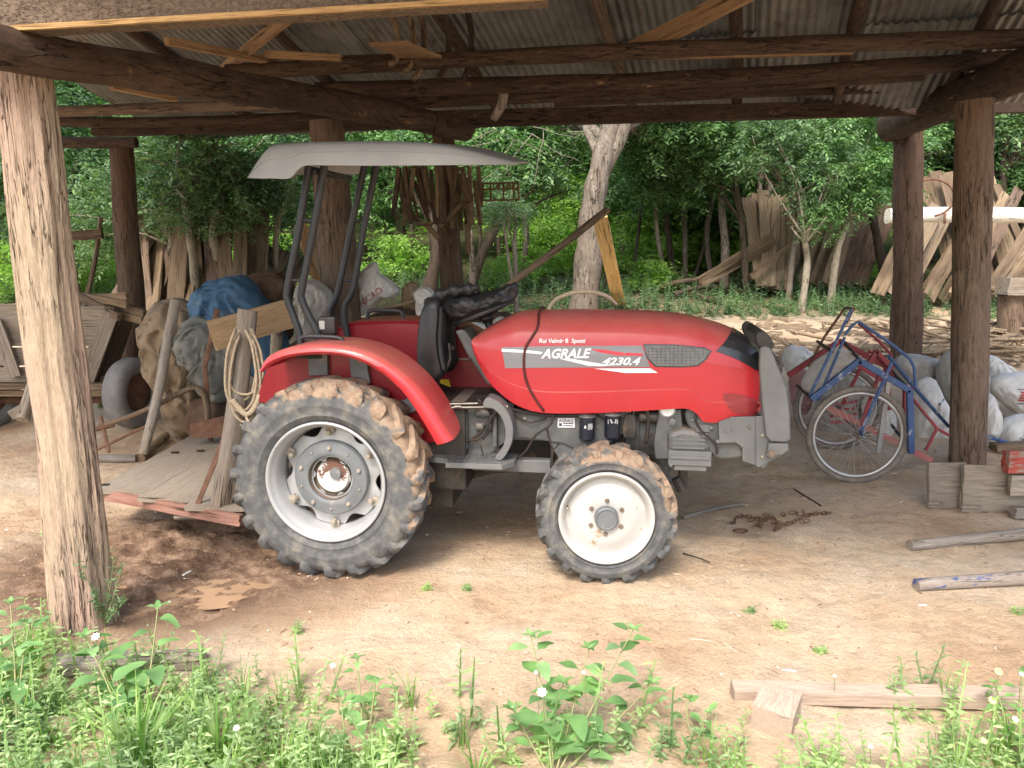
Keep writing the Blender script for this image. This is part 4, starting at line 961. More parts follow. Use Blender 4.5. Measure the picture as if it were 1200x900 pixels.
# ================================================================== SHED POSTS AND BEAMS
def post(px0, py0, Y0, px1, py1, w0, w1, mat, label, Y1=None, top_z=None, **k):
    a = at(px0, py0, Y0); a.z = gz(a.x, a.y)-.05; b = at(px1, py1, Y1 or Y0)
    sc0 = Y0/F; s0 = (a-CAM).length/F*.97
    return log('shed_post', a, b, w0/2*Y0*1.03/F, w1/2*(Y1 or Y0)*.98/F, mat, label, 'post', rough=k.get('rough', .10), bend=k.get('bend', .006), seg=k.get('seg', 26), groove=k.get('groove', .09))
post(100, 732, 3.66, 27, 81, 69, 58, M['post_light'], 'thick pale cracked post nearest the camera at the left edge', seg=72, groove=.15, rough=.12)
post(160, 425, 8.6, 142, 172, 30, 26, M['post_red'], 'red brown post standing above the cart side, left of the blue tarp')
post(404, 450, 7.3, 383, 142, 50, 38, M['post_brown'], 'brown post directly behind the roll bar of the tractor', seg=36)
post(535, 400, 8.9, 519, 150, 27, 24, M['post_red'], 'dark red post hung with bundles of old sticks')
post(1062, 416, 9.7, 1065, 150, 32, 31, M['post_red'], 'dark ridged post just left of the thick right post', seg=40, groove=.14)
post(1133, 546, 6.38, 1141, 118, 40, 40, M['post_brown'], 'thick brown post behind the stacked boards at right', seg=48, groove=.08)
def beam_px(name, a, b, w, mat, label, cat='roof beam', kind='log', t=None, group=None, **k):
    p = at(*a); q = at(*b); Y = (a[2]+b[2])/2
    if kind == 'log': return log(name, p, q, w[0]/2*a[2]/F, w[1]/2*b[2]/F, mat, label, cat, group, rough=k.get('rough', .16), bend=k.get('bend', .012), seg=20, groove=.08)
    return board(name, p, q, w[0]*Y/F, t or w[0]*Y/F, mat, hint=k.get('hint', (0, 0, 1)), label=label, cat=cat, group=group, wob=.05)
fb = beam_px('front_beam', (-90, 24, 3.42), (640, -19, 3.42), (40, 40), M['beam'], 'heavy rough sawn beam across the top left with orange lower edge', kind='b', t=.12)
e = board('sawn_edge', Vector((0, 0, 0)), Vector((0, 0, (at(640, -19, 3.42)-at(-90, 24, 3.42)).length)), .020, .02, M['beam_edge'], hint=(1, 0, 0)); e.parent = fb; e.matrix_local = Matrix.Translation((-.066, .062, 0))
lg = beam_px('log_girder', (-60, 48, 3.1), (545, 152, 8.9), (50, 24), M['log_dark'], 'dark log girder running back from the pale post to the stick-hung post', 'roof log', bend=.01)
# keep the log thick where it is near
rg = beam_px('log_girder', (1250, 62, 5.6), (1045, 148, 9.9), (50, 34), M['log_dark'], 'dark log girder climbing over the thick right post', 'roof log', bend=.006)
beam_px('eave_beam', (110, 150, 7.9), (1235, 122, 8.5), (17, 21), M['log_dark'], 'long squared beam lowest under the roof, spanning the whole rear', kind='b', t=.14)
beam_px('purlin_log', (60, 131, 7.6), (420, 121, 7.7), (11, 13), M['post_brown'], 'short pale barked log just above the left end of the rear beam', 'roof log')
beam_px('purlin_log', (62, 143, 7.7), (400, 135, 7.8), (10, 12), M['log_dark'], 'second thin log wedged on the left end of the rear beam', 'roof log')
beam_px('purlin_log', (265, 85, 6.0), (1240, 44, 6.3), (17, 19), M['log_dark'], 'long roof log highest in the picture, crossing below the metal sheets', 'roof log', bend=.006)
beam_px('purlin_log', (370, 106, 6.7), (1240, 66, 7.0), (17, 19), M['log_dark'], 'long roof log second from the top under the metal sheets', 'roof log', bend=.008)
beam_px('purlin_log', (380, 122, 7.3), (1080, 88, 7.4), (15, 13), M['log_dark'], 'long roof log third from the top under the metal sheets', 'roof log', bend=.008)
beam_px('purlin_log', (650, 121, 7.9), (1240, 100, 8.2), (9, 10), M['log_dark'], 'thin roof log just above the right half of the rear beam', 'roof log', bend=.006)
beam_px('post_cap_log', (-10, 163, 8.5), (160, 167, 8.5), (13, 12), M['log_dark'], 'short dark log capping the left rear post', 'roof log')
beam_px('brace_board', (262, 82, 6.2), (345, 15, 5.2), (11, 13), M['orange'], 'orange sawn brace slanting up behind the front beam', 'board', kind='b', t=.04)
beam_px('brace_board', (195, 48, 5.2), (322, 73, 6.1), (8, 9), M['orange'], 'loose orange stick lying across the left roof space', 'board', kind='b', t=.04)
beam_px('loose_board', (310, 64, 6.0), (400, 69, 6.0), (8, 8), M['orange'], 'short orange board resting on the top roof log', 'board', kind='b', t=.05)
beam_px('loose_board', (400, 69, 6.1), (470, 67, 6.1), (6, 6), M['beam'], 'dull brown board resting on the top roof log', 'board', kind='b', t=.05)
board('loose_board', at(455, 51, 5.4), at(500, 68, 6.1), .26, .025, M['orange'], hint=(1, 0, 0), label='wide orange board poking out above the canopy', cat='board')
board('brace_board', at(740, 60, 6.4), at(905, -25, 5.6), .13, .05, M['orange'], hint=(0, 0, 1), label='tan brace board slanting up to the right under the metal sheets', cat='board')
board('brace_board', at(770, 66, 6.7), at(1000, 60, 6.8), .05, .04, M['orange'], hint=(0, 0, 1), label='thin tan board tucked under the highest roof log', cat='board')
beam_px('roof_chunk', (130, 92, 6.0), (205, 108, 6.4), (22, 14), M['orange'], 'torn tan piece of wood under the left girder', 'board', kind='b', t=.06)
# rafters follow the roof slope
BY = R(17); bd = Vector((math.sin(BY), math.cos(BY), 0)); bc = Vector((math.cos(BY), -math.sin(BY), 0)); RO = Vector((-.4, 6.35, 4.12)); SL = .30
def roofp(u, d, dz=0): return RO+bc*u+bd*d+Vector((0, 0, -SL*abs(d)+dz))
rl = ['leftmost rafter pole beneath the metal roof sheets', 'second rafter pole from the left beneath the roof sheets', 'rafter pole beneath the roof sheets above the canopy', 'rafter pole beneath the roof sheets above the red hood', 'rafter pole beneath the roof sheets right of the hood', 'rafter pole beneath the roof sheets near the right girder', 'rightmost rafter pole beneath the roof sheets']
for i, u in enumerate((-3.6, -2.1, -.55, .9, 1.95, 2.9, 3.85)):
    log('rafter', roofp(u, -.1, -.09), roofp(u, 2.75, -.09), .055, .05, M['log_dark'] if i != 3 else M['post_brown'], rl[i], 'rafter', rough=.12)
log('ridge_log', roofp(-4.8, 0, -.16), roofp(6, 0, -.16), .08, .08, M['log_dark'], 'ridge log at the top of the shed roof', 'roof log')
def sheet(d0, d1, u0, u1, name, label, seed, lift=0):
    nu = int((u1-u0)/.076*8); nd = 8; us = np.linspace(u0, u1, nu); ds = np.linspace(d0, d1, nd); vs = []
    for d in ds:
        for u in us:
            wv = .011*math.cos(2*math.pi*u/.076); sag = .012*math.sin(u*2.1+seed)+.006*math.sin(d*3)
            vs.append(roofp(u, d, wv+sag+lift))
    fs = [(j*nu+i, j*nu+i+1, (j+1)*nu+i+1, (j+1)*nu+i) for j in range(nd-1) for i in range(nu-1)]
    mb = MB(); mb.add(vs, fs); o = mb.build(name, M['zinc'], None, smooth=True)
    return tag(o, label, 'roof sheet', 'corrugated metal sheets of the shed roof')
M['zinc'] = P('old galvanised sheet', (.16, .15, .135), (.27, .26, .235), 3, .55, .35, patch=(.14, .075, .045), pscale=2.5, pthr=.56, psoft=.12, r2=.7)
names = ['above the cart', 'above the left tarps', 'above the canopy tail', 'above the canopy nose', 'above the hood windscreen end', 'above the hood front', 'above the hand cart', 'above the right girder', 'beyond the thick right post']
for i in range(9):
    u = -5.2+i*1.22
    sheet(-.05, 1.75, u, u+1.28, 'roof_sheet', 'corrugated metal sheet on the upper rear slope '+names[i], i, .004*(i % 2))
    sheet(1.6, 3.15, u, u+1.28, 'roof_sheet', 'corrugated metal sheet at the rear eave '+names[i], i+3, -.02+.004*(i % 2))
    sheet(-3.5, .05, u, u+1.28, 'roof_sheet', 'corrugated metal sheet on the front slope '+names[i], i+5, .004*(i % 2)+.01)
# hoops stored under the roof
hl = ['left of the pair', 'second of the hoops', 'tall middle hoop', 'faint fourth hoop', 'right hand hoop']
for i, (x, s) in enumerate(((455, 26), (470, 34), (480, 42), (510, 40), (535, 46))):
    c = at(x, 45, 5.9+i*.05); mb = MB(); r = s*6/F
    mb.tube([c+Vector((r*.35*math.cos(t), .1*math.cos(t), r*math.sin(t))) for t in np.linspace(-1.4, 1.6, 16)], .022, 8)
    tag(mb.build('wooden_hoop', M['slab'] if i < 3 else M['log_dark'], None, smooth=True), 'bent wooden hoop stored under the roof, '+hl[i], 'hoop', 'bent wooden hoops under the roof')
mb = MB(); mb.tube(smooth_pts([at(583, 92, 6.9), at(590, 105, 6.85), at(588, 122, 6.85), at(578, 140, 6.9)], 5), [.03+.01*math.sin(i/5) for i in range(16)], 8)
tag(mb.build('hanging_horn', M['grey_wood'], None, smooth=True), 'curved greenish horn shaped piece hooked over the rear roof logs', 'hook')
mb = MB(); c = at(503, 156, 7.8); mb.tube([c+Vector((.05*math.cos(t), .02*math.sin(t*2), .06*math.sin(t))) for t in np.linspace(0, 6.28, 16)], .008, 6); mb.tube([c+Vector((.05, 0, .02)), c+Vector((.09, 0, .14)), c+Vector((.05, 0, .2))], .01, 6)
tag(mb.build('wire_hook', M['iron_dark'], None), 'black wire hook dangling above the canopy', 'hook')
# ================================================================== STICK BUNDLE HUNG ON THE POST
sk = [(474, 196, 482, 262), (468, 205, 476, 258), (480, 200, 505, 265), (488, 192, 500, 250), (494, 195, 515, 252), (505, 200, 510, 262), (516, 194, 520, 262), (527, 194, 533, 250), (535, 196, 540, 270), (545, 212, 546, 265), (549, 208, 553, 264), (556, 212, 563, 263), (483, 215, 500, 225), (487, 262, 506, 262), (516, 266, 540, 240), (508, 255, 530, 285), (548, 263, 549, 298), (498, 262, 515, 280), (472, 230, 490, 262), (524, 205, 545, 245), (478, 208, 492, 262), (512, 225, 524, 266), (540, 205, 552, 262), (530, 215, 530, 268)]
for k in range(12):
    x = 470+k*8+random.uniform(-3, 3); sk.append((x, 196, x+random.uniform(-8, 10), 255+random.uniform(-20, 12)))
sl = ['long stick', 'short brown stick', 'crossed stick', 'straight stick', 'slanting stick', 'thick stick', 'orange brown stick', 'flat stick', 'leaning stick', 'thin stick', 'narrow board', 'outermost board']
for i, (x0, y0, x1, y1) in enumerate(sk):
    Y = 8.45+random.uniform(-.15, .2)
    board('hung_stick', at(x0, y0, Y), at(x1, y1, Y+random.uniform(-.1, .1)), random.uniform(.03, .055), .035, M['slab'] if i % 3 else M['post_red'], hint=(1, random.uniform(-.5, .5), 0), label='old stick hanging in the bundle tied to the dark red post under the canopy nose', cat='stick', group='sticks bundled on the dark red post')
mb = MB()
for (a, b) in (((566, 215), (608, 214)), ((566, 235), (608, 234)), ((566, 215), (566, 235)), ((607, 214), (608, 234)), ((575, 215), (575, 235)), ((584, 215), (584, 222)), ((590, 215), (590, 235)), ((597, 215), (598, 222)), ((602, 215), (602, 232)), ((566, 222), (608, 221))): mb.tube([at(*a, 8.5), at(*b, 8.5)], .010, 6)
for x in (578, 582, 586, 594, 600): mb.tube([at(x, 216, 8.5), at(x, 220, 8.5)], .008, 5)
tag(mb.build('hanging_rack', M['iron_rust'], None), 'small rusty rack frame hanging right of the stick bundle', 'rack')
# pole leaning behind the hood into the jacket
log('leaning_pole', tw(585, 343, LC+.05), at(711, 247, 6.0), .022, .028, M['slab'], 'brown wooden pole rising from the jacket towards the grey tree', 'pole', rough=.1, seg=12)
# ================================================================== LEFT SIDE: cart
cartx = at(155, 470, 7.45)
cart = empty('farm_cart', (at(60, 460, 7.5).x, 7.5, G(7.5)), 'wooden farm cart with flared grey plank body behind the pale post', 'cart')
def child(o, p): o.parent = p; o.matrix_parent_inverse = Matrix.Translation(p.location).inverted(); return o
for i, (ya, yb, xr0, xr1) in enumerate(((356, 382, 133, 126), (383, 405, 126, 119), (406, 428, 119, 112), (429, 447, 112, 103))):
    Y = 7.3; a = at(-160, (ya+yb)/2, Y); b = at((xr0+xr1)/2, (ya+yb)/2+ (3 if i == 0 else 1), Y)
    child(board('side_plank', a, b, (yb-ya)*Y/F*.98, .03, M['grey_board'], hint=(0, 0, 1)), cart)
child(board('corner_board', at(131, 366, 7.26), at(102, 446, 7.26), .13, .03, M['grey_board'], hint=(1, 0, 0)), cart)
child(board('brace', at(-6, 375, 7.22), at(18, 442, 7.22), .12, .03, M['grey_wood'], hint=(1, 0, 0)), cart)
for i, (x0, x1) in enumerate(((134, 108), (141, 116), (150, 124))):
    child(board('flared_slat', at(x0, 368+i*2, 7.35+i*.35), at(x1, 448, 7.35+i*.35), .14, .03, M['post_red'] if i else M['dark_wood'] if 'dark_wood' in M else M['log_dark'], hint=(.4, 1, 0)), cart)
for y, x1 in ((454, 135), (462, 133)): child(board('bed_rail', at(-160, y, 7.2), at(x1, y-2, 7.2), .05, .05, M['slab'], hint=(0, 0, 1)), cart)
child(log('cross_pole', at(-160, 450, 7.5), at(165, 447, 7.5), .04, .04, M['slab'], seg=10), cart)
def cart_wheel(px, py, Y, r, w, yaw, parent):
    c = at(px, py, Y); c.z = gz(c.x, c.y)+r-.01
    mb = MB(); mb.lathe([(r*.55, -w*.35), (r*.62, -w*.48), (r*.8, -w*.5), (r*.95, -w*.42), (r, -w*.2), (r, w*.2), (r*.95, w*.42), (r*.8, w*.5), (r*.62, w*.48), (r*.55, w*.35)], 'X', seg=48, closed=True)
    t = mb.build('wheel', M['tyre_grey'], parent, smooth=True); t.parent = parent; t.location = c-parent.location; t.rotation_euler = (0, 0, yaw)
    mb = MB(); mb.lathe([(0, -w*.1), (r*.2, -w*.15), (r*.4, 0), (r*.56, -w*.3), (r*.56, w*.3), (r*.4, w*.1), (0, w*.1)], 'X', seg=32); rr = mb.build('rim', M['iron_rust'], t, smooth=True)
    return t
cart_wheel(157, 474, 7.4, .335, .2, R(-12), cart); cart_wheel(-14, 474, 7.4, .335, .2, R(-12), cart)
child(log('axle', at(-20, 470, 7.45), at(160, 470, 7.45), .035, .035, M['iron_rust'], seg=10), cart)
child(log('shaft', at(48, 420, 6.9), at(26, 492, 6.5), .045, .05, M['grey_wood'], seg=10), cart)
child(board('fork', at(12, 487, 6.8), at(42, 470, 6.9), .08, .06, M['grey_wood'], hint=(0, 0, 1)), cart)
# stack of sticks lying on the cart
st = [(75, 338, 140, 372, 'light split stick lying on the front of the cart'), (85, 345, 150, 357, 'grey split stick lying on the cart'), (120, 352, 170, 368, 'tan split rail poking past the cart corner'), (128, 365, 168, 376, 'lower tan split rail poking past the cart corner'), (95, 350, 150, 347, 'flat dark stick on top of the cart side')]
for x0, y0, x1, y1, l in st: board('split_stick', at(x0, y0, 7.6), at(x1, y1, 7.2), .07, .04, M['slab'], hint=(0, 0, 1), label=l, cat='stick')
for x0, y0, x1, y1, l in ((118, 255, 88, 340, 'thin upright pole leaning behind the cart'), (62, 250, 112, 350, 'dark pole leaning behind the pale post'), (80, 300, 108, 352, 'short pole leaning behind the cart')): log('leaning_pole', at(x1, y1+60, 8.5), at(x0, y0, 8.9), .03, .025, M['slab'], l, 'pole', seg=8)
board('shelf_board', at(62, 278, 8.5), at(120, 274, 8.6), .1, .08, M['post_red'], hint=(0, 0, 1), label='dark board nailed across the leaning poles left of the post', cat='board')
M['head'] = W('tan head board', (.26, .17, .09), (.40, .28, .165), (.31, .21, .12), 40, .05, .85, .3, crack=False)
# platform behind the tractor
A_ = atz(118, 572, .27); B_ = atz(283, 602, .27); D_ = atz(232, 508, .27); ux = (B_-A_); uy = (D_-A_); uy = uy.normalized()*1.75; c0 = A_
plat = empty('carry_platform', Vector((c0.x+ux.x/2+uy.x/2, c0.y+ux.y/2+uy.y/2, .0)), 'low wooden carry platform with stakes hitched behind the tractor', 'platform')
for i in range(3):
    s = (i+.5)/3; a = c0+ux*s; child(board('deck_board', a, a+uy, ux.length/3*.975, .03, M['deck'], hint=ux, wob=.01), plat)
for k in (0.0, .5, 1.0): 
    a = c0+uy*k+Vector((0, -.016 if k == 0 else 0, -.045 if k else -.035)); child(board('frame_rail', a, a+ux, .07, .03, M['pink_wood'] if 'pink_wood' in M else M['post_red'], hint=(0, 0, 1)), plat)
for s in (.25, .85): a = c0+ux*s+uy*.25; child(log('leg', Vector((a.x, a.y, gz(a.x, a.y)-.02)), Vector((a.x, a.y, .25)), .035, .035, M['iron_rust'], seg=8), plat)
for px, py in ((205, 530), (123, 568), (235, 528)):
    p = atz(px, py, .287); mb = MB(); mb.box((p.x, p.y, p.z), (.05, .035, .006)); child(mb.build('iron_plate', M['iron_dark'], None), plat)
child(log('stake', at(259, 592, 4.62), at(290, 363, 4.75), .06, .055, M['grey_wood'], seg=24, groove=.16, rough=.15, bend=.02), plat)
child(board('head_board', at(248, 394, 5.0), at(345, 366, 5.2), .19, .035, M['orange_old'] if 'orange_old' in M else M['head'], hint=(0, 0, 1)), plat)
child(log('stake', at(318, 520, 5.4), at(326, 372, 5.45), .04, .04, M['trunk_pale'], seg=12), plat)
child(board('iron_strap', at(228, 600, 4.6), at(268, 500, 4.8), .03, .008, M['iron_rust'], hint=(1, 0, 0)), plat)
child(log('stay', at(205, 606, 4.7), at(290, 604, 4.65), .018, .018, M['grey_wood'], seg=8), plat)
# rope coil on the stake
mb = MB(); rs = random.Random(3)
for i in range(9):
    cx = 283+rs.uniform(-3, 5); w = rs.uniform(14, 21); top = 382+rs.uniform(-6, 8); bot = rs.uniform(455, 500)
    pts = []
    for t in np.linspace(0, 2*math.pi, 22):
        sx_ = math.sin(t); yy = (top+bot)/2-(bot-top)/2*math.cos(t)
        pts.append(at(cx+w*sx_*(1-.25*math.cos(t))+rs.uniform(-.6, .6), yy, 4.63+(.2 if math.cos(t) > .9 else 0)+.01*i-.02*abs(sx_)))
    mb.tube(smooth_pts(pts, 2), .0085, 6)
mb.tube(smooth_pts([at(x, y, 4.6) for x, y in ((272, 468), (280, 478), (290, 486), (300, 476), (305, 462))], 3), .018, 6)
mb.tube([at(288, 488, 4.58), at(293, 498, 4.58), at(290, 545, 4.6)], .008, 6)
tag(mb.build('rope_coil', M['rope'], None, smooth=True), 'coil of pale rope looped over the grey stake behind the rear wheel', 'rope')
log('leaning_pole', at(168, 532, 5.9), at(206, 352, 6.2), .034, .040, M['pole'], 'straight grey pole leaning in front of the brown sackcloth', 'pole', seg=16, rough=.05)
log('ground_pole', grz(112, 542, .03), grz(160, 540, .03), .035, .035, M['pole'], 'short grey pole end lying beside the platform', 'pole', seg=14)
# plough
pl_ = empty('plough', (at(200, 520, 6.2).x, 6.2, 0), 'rusty wooden beamed plough with curved beam between cart wheel and platform', 'plough')
mb = MB(); mb.tube(smooth_pts([at(x, y, 6.1) for x, y in ((118, 499), (150, 489), (185, 474), (212, 460), (228, 454), (238, 460), (243, 478), (244, 505))], 5), .035, 8, flat=.6); child(mb.build('beam', M['slab'], None, smooth=True), pl_)
mb = MB(); mb.tube([at(247, 520, 6.15), at(240, 430, 6.2), at(255, 362, 6.2)], .022, 8, flat=.5); child(mb.build('handle', M['iron_rust'], None), pl_)
mb = MB(); a = [at(x, y, 6.0) for x, y in ((222, 498), (262, 488), (262, 512), (224, 514))]; mb.prism(a, [p+Vector((0, .04, 0)) for p in a]); child(mb.build('share', M['iron_rust'], None), pl_)
mb = MB(); mb.tube([at(112, 528, 6.0), at(180, 495, 6.1)], .012, 6); mb.tube([at(118, 488, 6.1), at(128, 530, 6.0)], .014, 6); mb.tube([at(112, 503, 6.05), at(134, 498, 6.1)], .02, 6); child(mb.build('clevis', M['iron_rust'], None), pl_)
log('ground_stick', grz(165, 540, .03), grz(195, 515, .05), .04, .04, M['slab'], 'dark chunk of wood on the ground between pole and platform', 'wood', seg=8)
# tarps and sackcloth
blob('sackcloth', [(172, 372), (185, 356), (205, 352), (225, 360), (240, 385), (245, 420), (240, 455), (242, 495), (225, 512), (205, 505), (200, 470), (175, 440), (168, 400)], 7.1, .35, M['brown_cloth'], 'heap of brown sackcloth hanging behind the grey pole', 'sackcloth', amp=.085, freq=4, hang=(205, 335), rf=6)
blob('sackcloth', [(230, 470), (262, 460), (275, 490), (270, 520), (240, 520), (222, 500)], 6.9, .3, M['dark_cloth'], 'dark brown cloth bundle low behind the plough handle', 'sackcloth', amp=.08, freq=4)
blob('grey_cloth', [(206, 408), (212, 385), (228, 372), (250, 375), (270, 388), (285, 410), (282, 445), (266, 470), (245, 472), (232, 455), (236, 435), (218, 425)], 6.7, .3, M['grey_cloth'], 'rumpled grey cloth hanging under the blue tarpaulin', 'cloth', amp=.085, freq=5, hang=(262, 362), rf=5)
blob('blue_tarpaulin', [(226, 352), (240, 334), (262, 326), (285, 326), (300, 340), (318, 366), (334, 398), (336, 440), (318, 448), (290, 430), (282, 400), (262, 372), (240, 378), (230, 368)], 7.0, .4, M['blue_tarp'], 'blue tarpaulin draped over the heap behind the stake', 'tarpaulin', amp=.085, freq=4, hang=(262, 318), rf=6.5)
blob('dark_cloth', [(290, 330), (310, 320), (335, 325), (345, 350), (345, 395), (325, 400), (305, 365)], 7.5, .3, M['dark_cloth'], 'dark brown cloth hump between blue tarpaulin and roll bar', 'cloth', amp=.09, freq=4)
blob('foil_sheet', [(345, 345), (358, 330), (376, 332), (388, 345), (386, 372), (370, 400), (350, 392), (345, 365)], 6.9, .25, M['sack_grey'], 'crumpled grey plastic sheet between the roll bar legs', 'plastic sheet', amp=.06, freq=6, hang=(365, 322), rf=5)
# heap that carries sacks behind the far fender
blob('dirt_heap', [(330, 420), (350, 395), (400, 380), (450, 365), (500, 352), (560, 362), (620, 380), (640, 420), (480, 450), (380, 450)], 8.1, .5, M['dark_cloth'], 'dark heap of old sacks carrying the white sacks behind the seat', 'heap', amp=.1, freq=3)
s1 = blob('feed_sack', [(412, 352), (416, 330), (430, 312), (441, 308), (447, 320), (460, 330), (469, 341), (462, 350), (449, 350), (438, 360), (425, 368), (414, 370)], 7.5, .18, M['sack'], 'white woven feed sack with red lettering behind the roll bar', 'sack', amp=.04, freq=5, hang=(436, 300), rf=4)
vs, fs = text_mesh('UNICRO', .085, 0, 0); p0 = at(415, 366, 7.26); 
mb = MB(); rt = Matrix.Rotation(-R(35), 3, 'Y')
sb = BVHTree.FromObject(s1, bpy.context.evaluated_depsgraph_get()) if False else BVHTree.FromPolygons([v.co+s1.location for v in s1.data.vertices], [tuple(p.vertices) for p in s1.data.polygons])
def onto(bv, p, off=.006):
    h = bv.ray_cast(Vector((p.x, p.y-2, p.z)), Vector((0, 1, 0))); return (h[0]+Vector((0, -off, 0))) if h[0] else p
mb.add([onto(sb, p0+rt @ Vector((v[0], 0, v[1])))-s1.location for v in vs], fs); mb.build('printing', M['sack_red'], s1)
blob('brown_hat', [(470, 352), (472, 338), (480, 330), (488, 333), (494, 345), (502, 356), (490, 364), (474, 362)], 7.6, .14, M['brown_cloth'], 'crumpled brown sack between the white sack and the seat', 'sack', amp=.05, freq=6)
blob('feed_sack', [(485, 345), (492, 336), (503, 338), (510, 350), (506, 368), (497, 380), (488, 368)], 7.3, .14, M['sack'], 'small white sack right behind the tractor seat', 'sack', amp=.04, freq=7)
blob('feed_sack', [(575, 385), (585, 372), (605, 376), (618, 384), (610, 400), (585, 402)], 7.0, .12, M['sack'], 'white sack low behind the steering column', 'sack', amp=.04, freq=7)
blob('feed_sack', [(532, 400), (540, 382), (560, 378), (572, 386), (572, 402), (552, 410)], 6.9, .12, M['sack'], 'pale sack glimpsed below the steering wheel', 'sack', amp=.03, freq=7)
log('ground_stick', at(448, 362, 7.3), at(505, 347, 7.2), .012, .014, M['slab_pale'], 'thin pale stick lying across the sacks behind the seat', 'stick', seg=8)
# ================================================================== RIGHT SIDE
# two wheeled hand cart with bicycle wheels
HY = 5.95; HF = 6.75
hc = at(1008, 507, HY); hub_n = Vector((hc.x, HY, .375+gz(hc.x, HY)))
hcart = empty('hand_cart', Vector((hc.x, (HY+HF)/2, 0)), 'blue and red hand cart on two spoked bicycle wheels', 'hand cart')
def bike_wheel(px, py, Y, r):
    c = at(px, py, Y); c.z = gz(c.x, Y)+r-.005
    w = bpy.data.objects.new('wheel', None); C.objects.link(w); w.parent = hcart; w.location = c-hcart.location; w.empty_display_size = .1; w.rotation_euler = (0, 0, R(-6))
    mb = MB(); mb.lathe([(r-.045+.022*math.cos(t)+.022, .022*math.sin(t)) for t in np.linspace(0, 2*math.pi, 11)[:-1]], 'Y', seg=72, closed=True); 
    for k in range(72):
        a = 2*math.pi*k/72
        for s in (-1, 1): mb.box((math.cos(a)*(r-.004), s*.010, math.sin(a)*(r-.004)), (.006, .012, .010), Matrix.Rotation(-a, 3, 'Y'))
    mb.build('tyre', M['tyre_bike'], w, auto=40)
    mb = MB(); mb.lathe([(r-.046, -.014), (r-.066, -.012), (r-.070, 0), (r-.066, .012), (r-.046, .014)], 'Y', seg=72, closed=True); mb.build('rim', M['alu'], w, smooth=True)
    mb = MB()
    for k in range(36):
        a = 2*math.pi*k/36; b = a+(R(50) if k % 4 < 2 else -R(50)); s = 1 if k % 2 else -1
        mb.tube([(.022*math.cos(b), s*.03, .022*math.sin(b)), ((r-.066)*math.cos(a), 0, (r-.066)*math.sin(a))], .0016, 4, cap=False)
    mb.build('spokes', M['alu'], w)
    mb = MB(); mb.lathe([(0, -.055), (.012, -.055), (.014, -.034), (.026, -.032), (.026, -.028), (.014, -.026), (.014, .026), (.026, .028), (.026, .032), (.014, .034), (.012, .055), (0, .055)], 'Y', seg=20); mb.build('hub', M['rust_hub'], w, smooth=True)
    return w
bike_wheel(1005, 507, HY, .385); bike_wheel(981, 480, HF, .375)
def hpart(name, segs, mat, r=.014, flat=1.0):
    mb = MB()
    for pts in segs: mb.mark(); mb.tube([at(*p) for p in pts], r, 8, flat=flat)
    for o in mb.build_each(name, mat, None, auto=40): child(o, hcart)
def hbar(name, pts, Y, w, mat):
    """flat bar bent to shape"""
    mb = MB(); P_ = [at(x, y, Y) for x, y in pts]
    for a, b in zip(P_, P_[1:]):
        d = (b-a).normalized(); n = Vector((-d.z, 0, d.x)); a2 = a-d*.006; b2 = b+d*.006
        r1 = [a2+n*w/2, a2-n*w/2, a2-n*w/2+Vector((0, .035, 0)), a2+n*w/2+Vector((0, .035, 0))]; r2 = [p+(b2-a2) for p in r1]; mb.prism(r1, r2)
    return child(mb.build(name, mat, None, bevel=.003), hcart)
hbar('wheel_frame', [(952, 468), (1008, 423), (1067, 458), (1069, 531)], HY-.1, .045, M['blue'])
hbar('wheel_frame', [(925, 440), (985, 400), (1040, 430), (1042, 480)], HF+.1, .045, M['dark_red'])
hpart('fork_tube', [[(1045, 425, HY-.1), (1009, 506, HY-.08)], [(1009, 503, HY-.12), (1009, 512, HY)]], M['blue'], .014)
hpart('fork_tube', [[(1030, 440, HY+.12), (1005, 508, HY+.08)], [(1012, 425, HF-.1), (985, 478, HF-.08)]], M['dark_red'], .016)
hpart('upright_tube', [[(949, 463, HY-.05), (975, 410, HY-.02), (998, 362, HY)], [(958, 470, HY+.1), (990, 395, HY+.15)]], M['blue'], .012)
hpart('upright_tube', [[(947, 430, HF), (966, 395, HF), (990, 361, HF)], [(990, 361, HF), (1000, 362, HY), (1000, 364, HY)], [(992, 378, HF), (999, 363, HY)]], M['iron_rust'], .012)
hpart('side_rail_tube', [[(990, 392, HY), (1000, 380, HY), (1006, 377, HY), (1043, 402, HY), (1066, 420, HY), (1071, 430, HY), (1073, 452, HY)]], M['blue'], .012)
hpart('side_rail_tube', [[(1006, 379, HF), (1030, 400, HF), (1044, 415, HF), (1047, 430, HF)]], M['dark_red'], .012)
hpart('handle_tube', [[(1042, 418, HY), (1075, 458, HY+.3), (1111, 499, HY+.6), (1210, 527, HY+.9)]], M['blue'], .015)
hpart('handle_tube', [[(1018, 412, HF), (1024, 414, HF), (1070, 468, HY+.3), (1098, 502, HY+.2), (1112, 510, HY+.2)], [(1098, 502, HY+.2), (1085, 528, HY+.2)]], M['dark_red'], .013)
hbar('lower_beam', [(966, 475), (1092, 540)], HY+.25, .05, M['pink_red'])
hbar('cross_bar', [(1065, 455), (1065, 500)], HY+.1, .07, M['dark_red'])
hbar('cross_bar', [(1006, 428), (1038, 447)], HY+.3, .04, M['dark_red'])
hbar('cross_bar', [(1020, 425), (1028, 412), (1046, 432)], HF-.2, .035, M['dark_red'])
hpart('axle', [[(1005, 507, HY), (981, 480, HF)]], M['rust_hub'], .012)
hpart('bed_tube', [[(952, 468, HY), (934, 452, HF)], [(1008, 423, HY), (990, 402, HF)], [(1067, 458, HY), (1042, 432, HF)], [(1069, 530, HY), (1045, 498, HF)], [(975, 412, HY), (958, 400, HF)]], M['iron_dark'], .013)
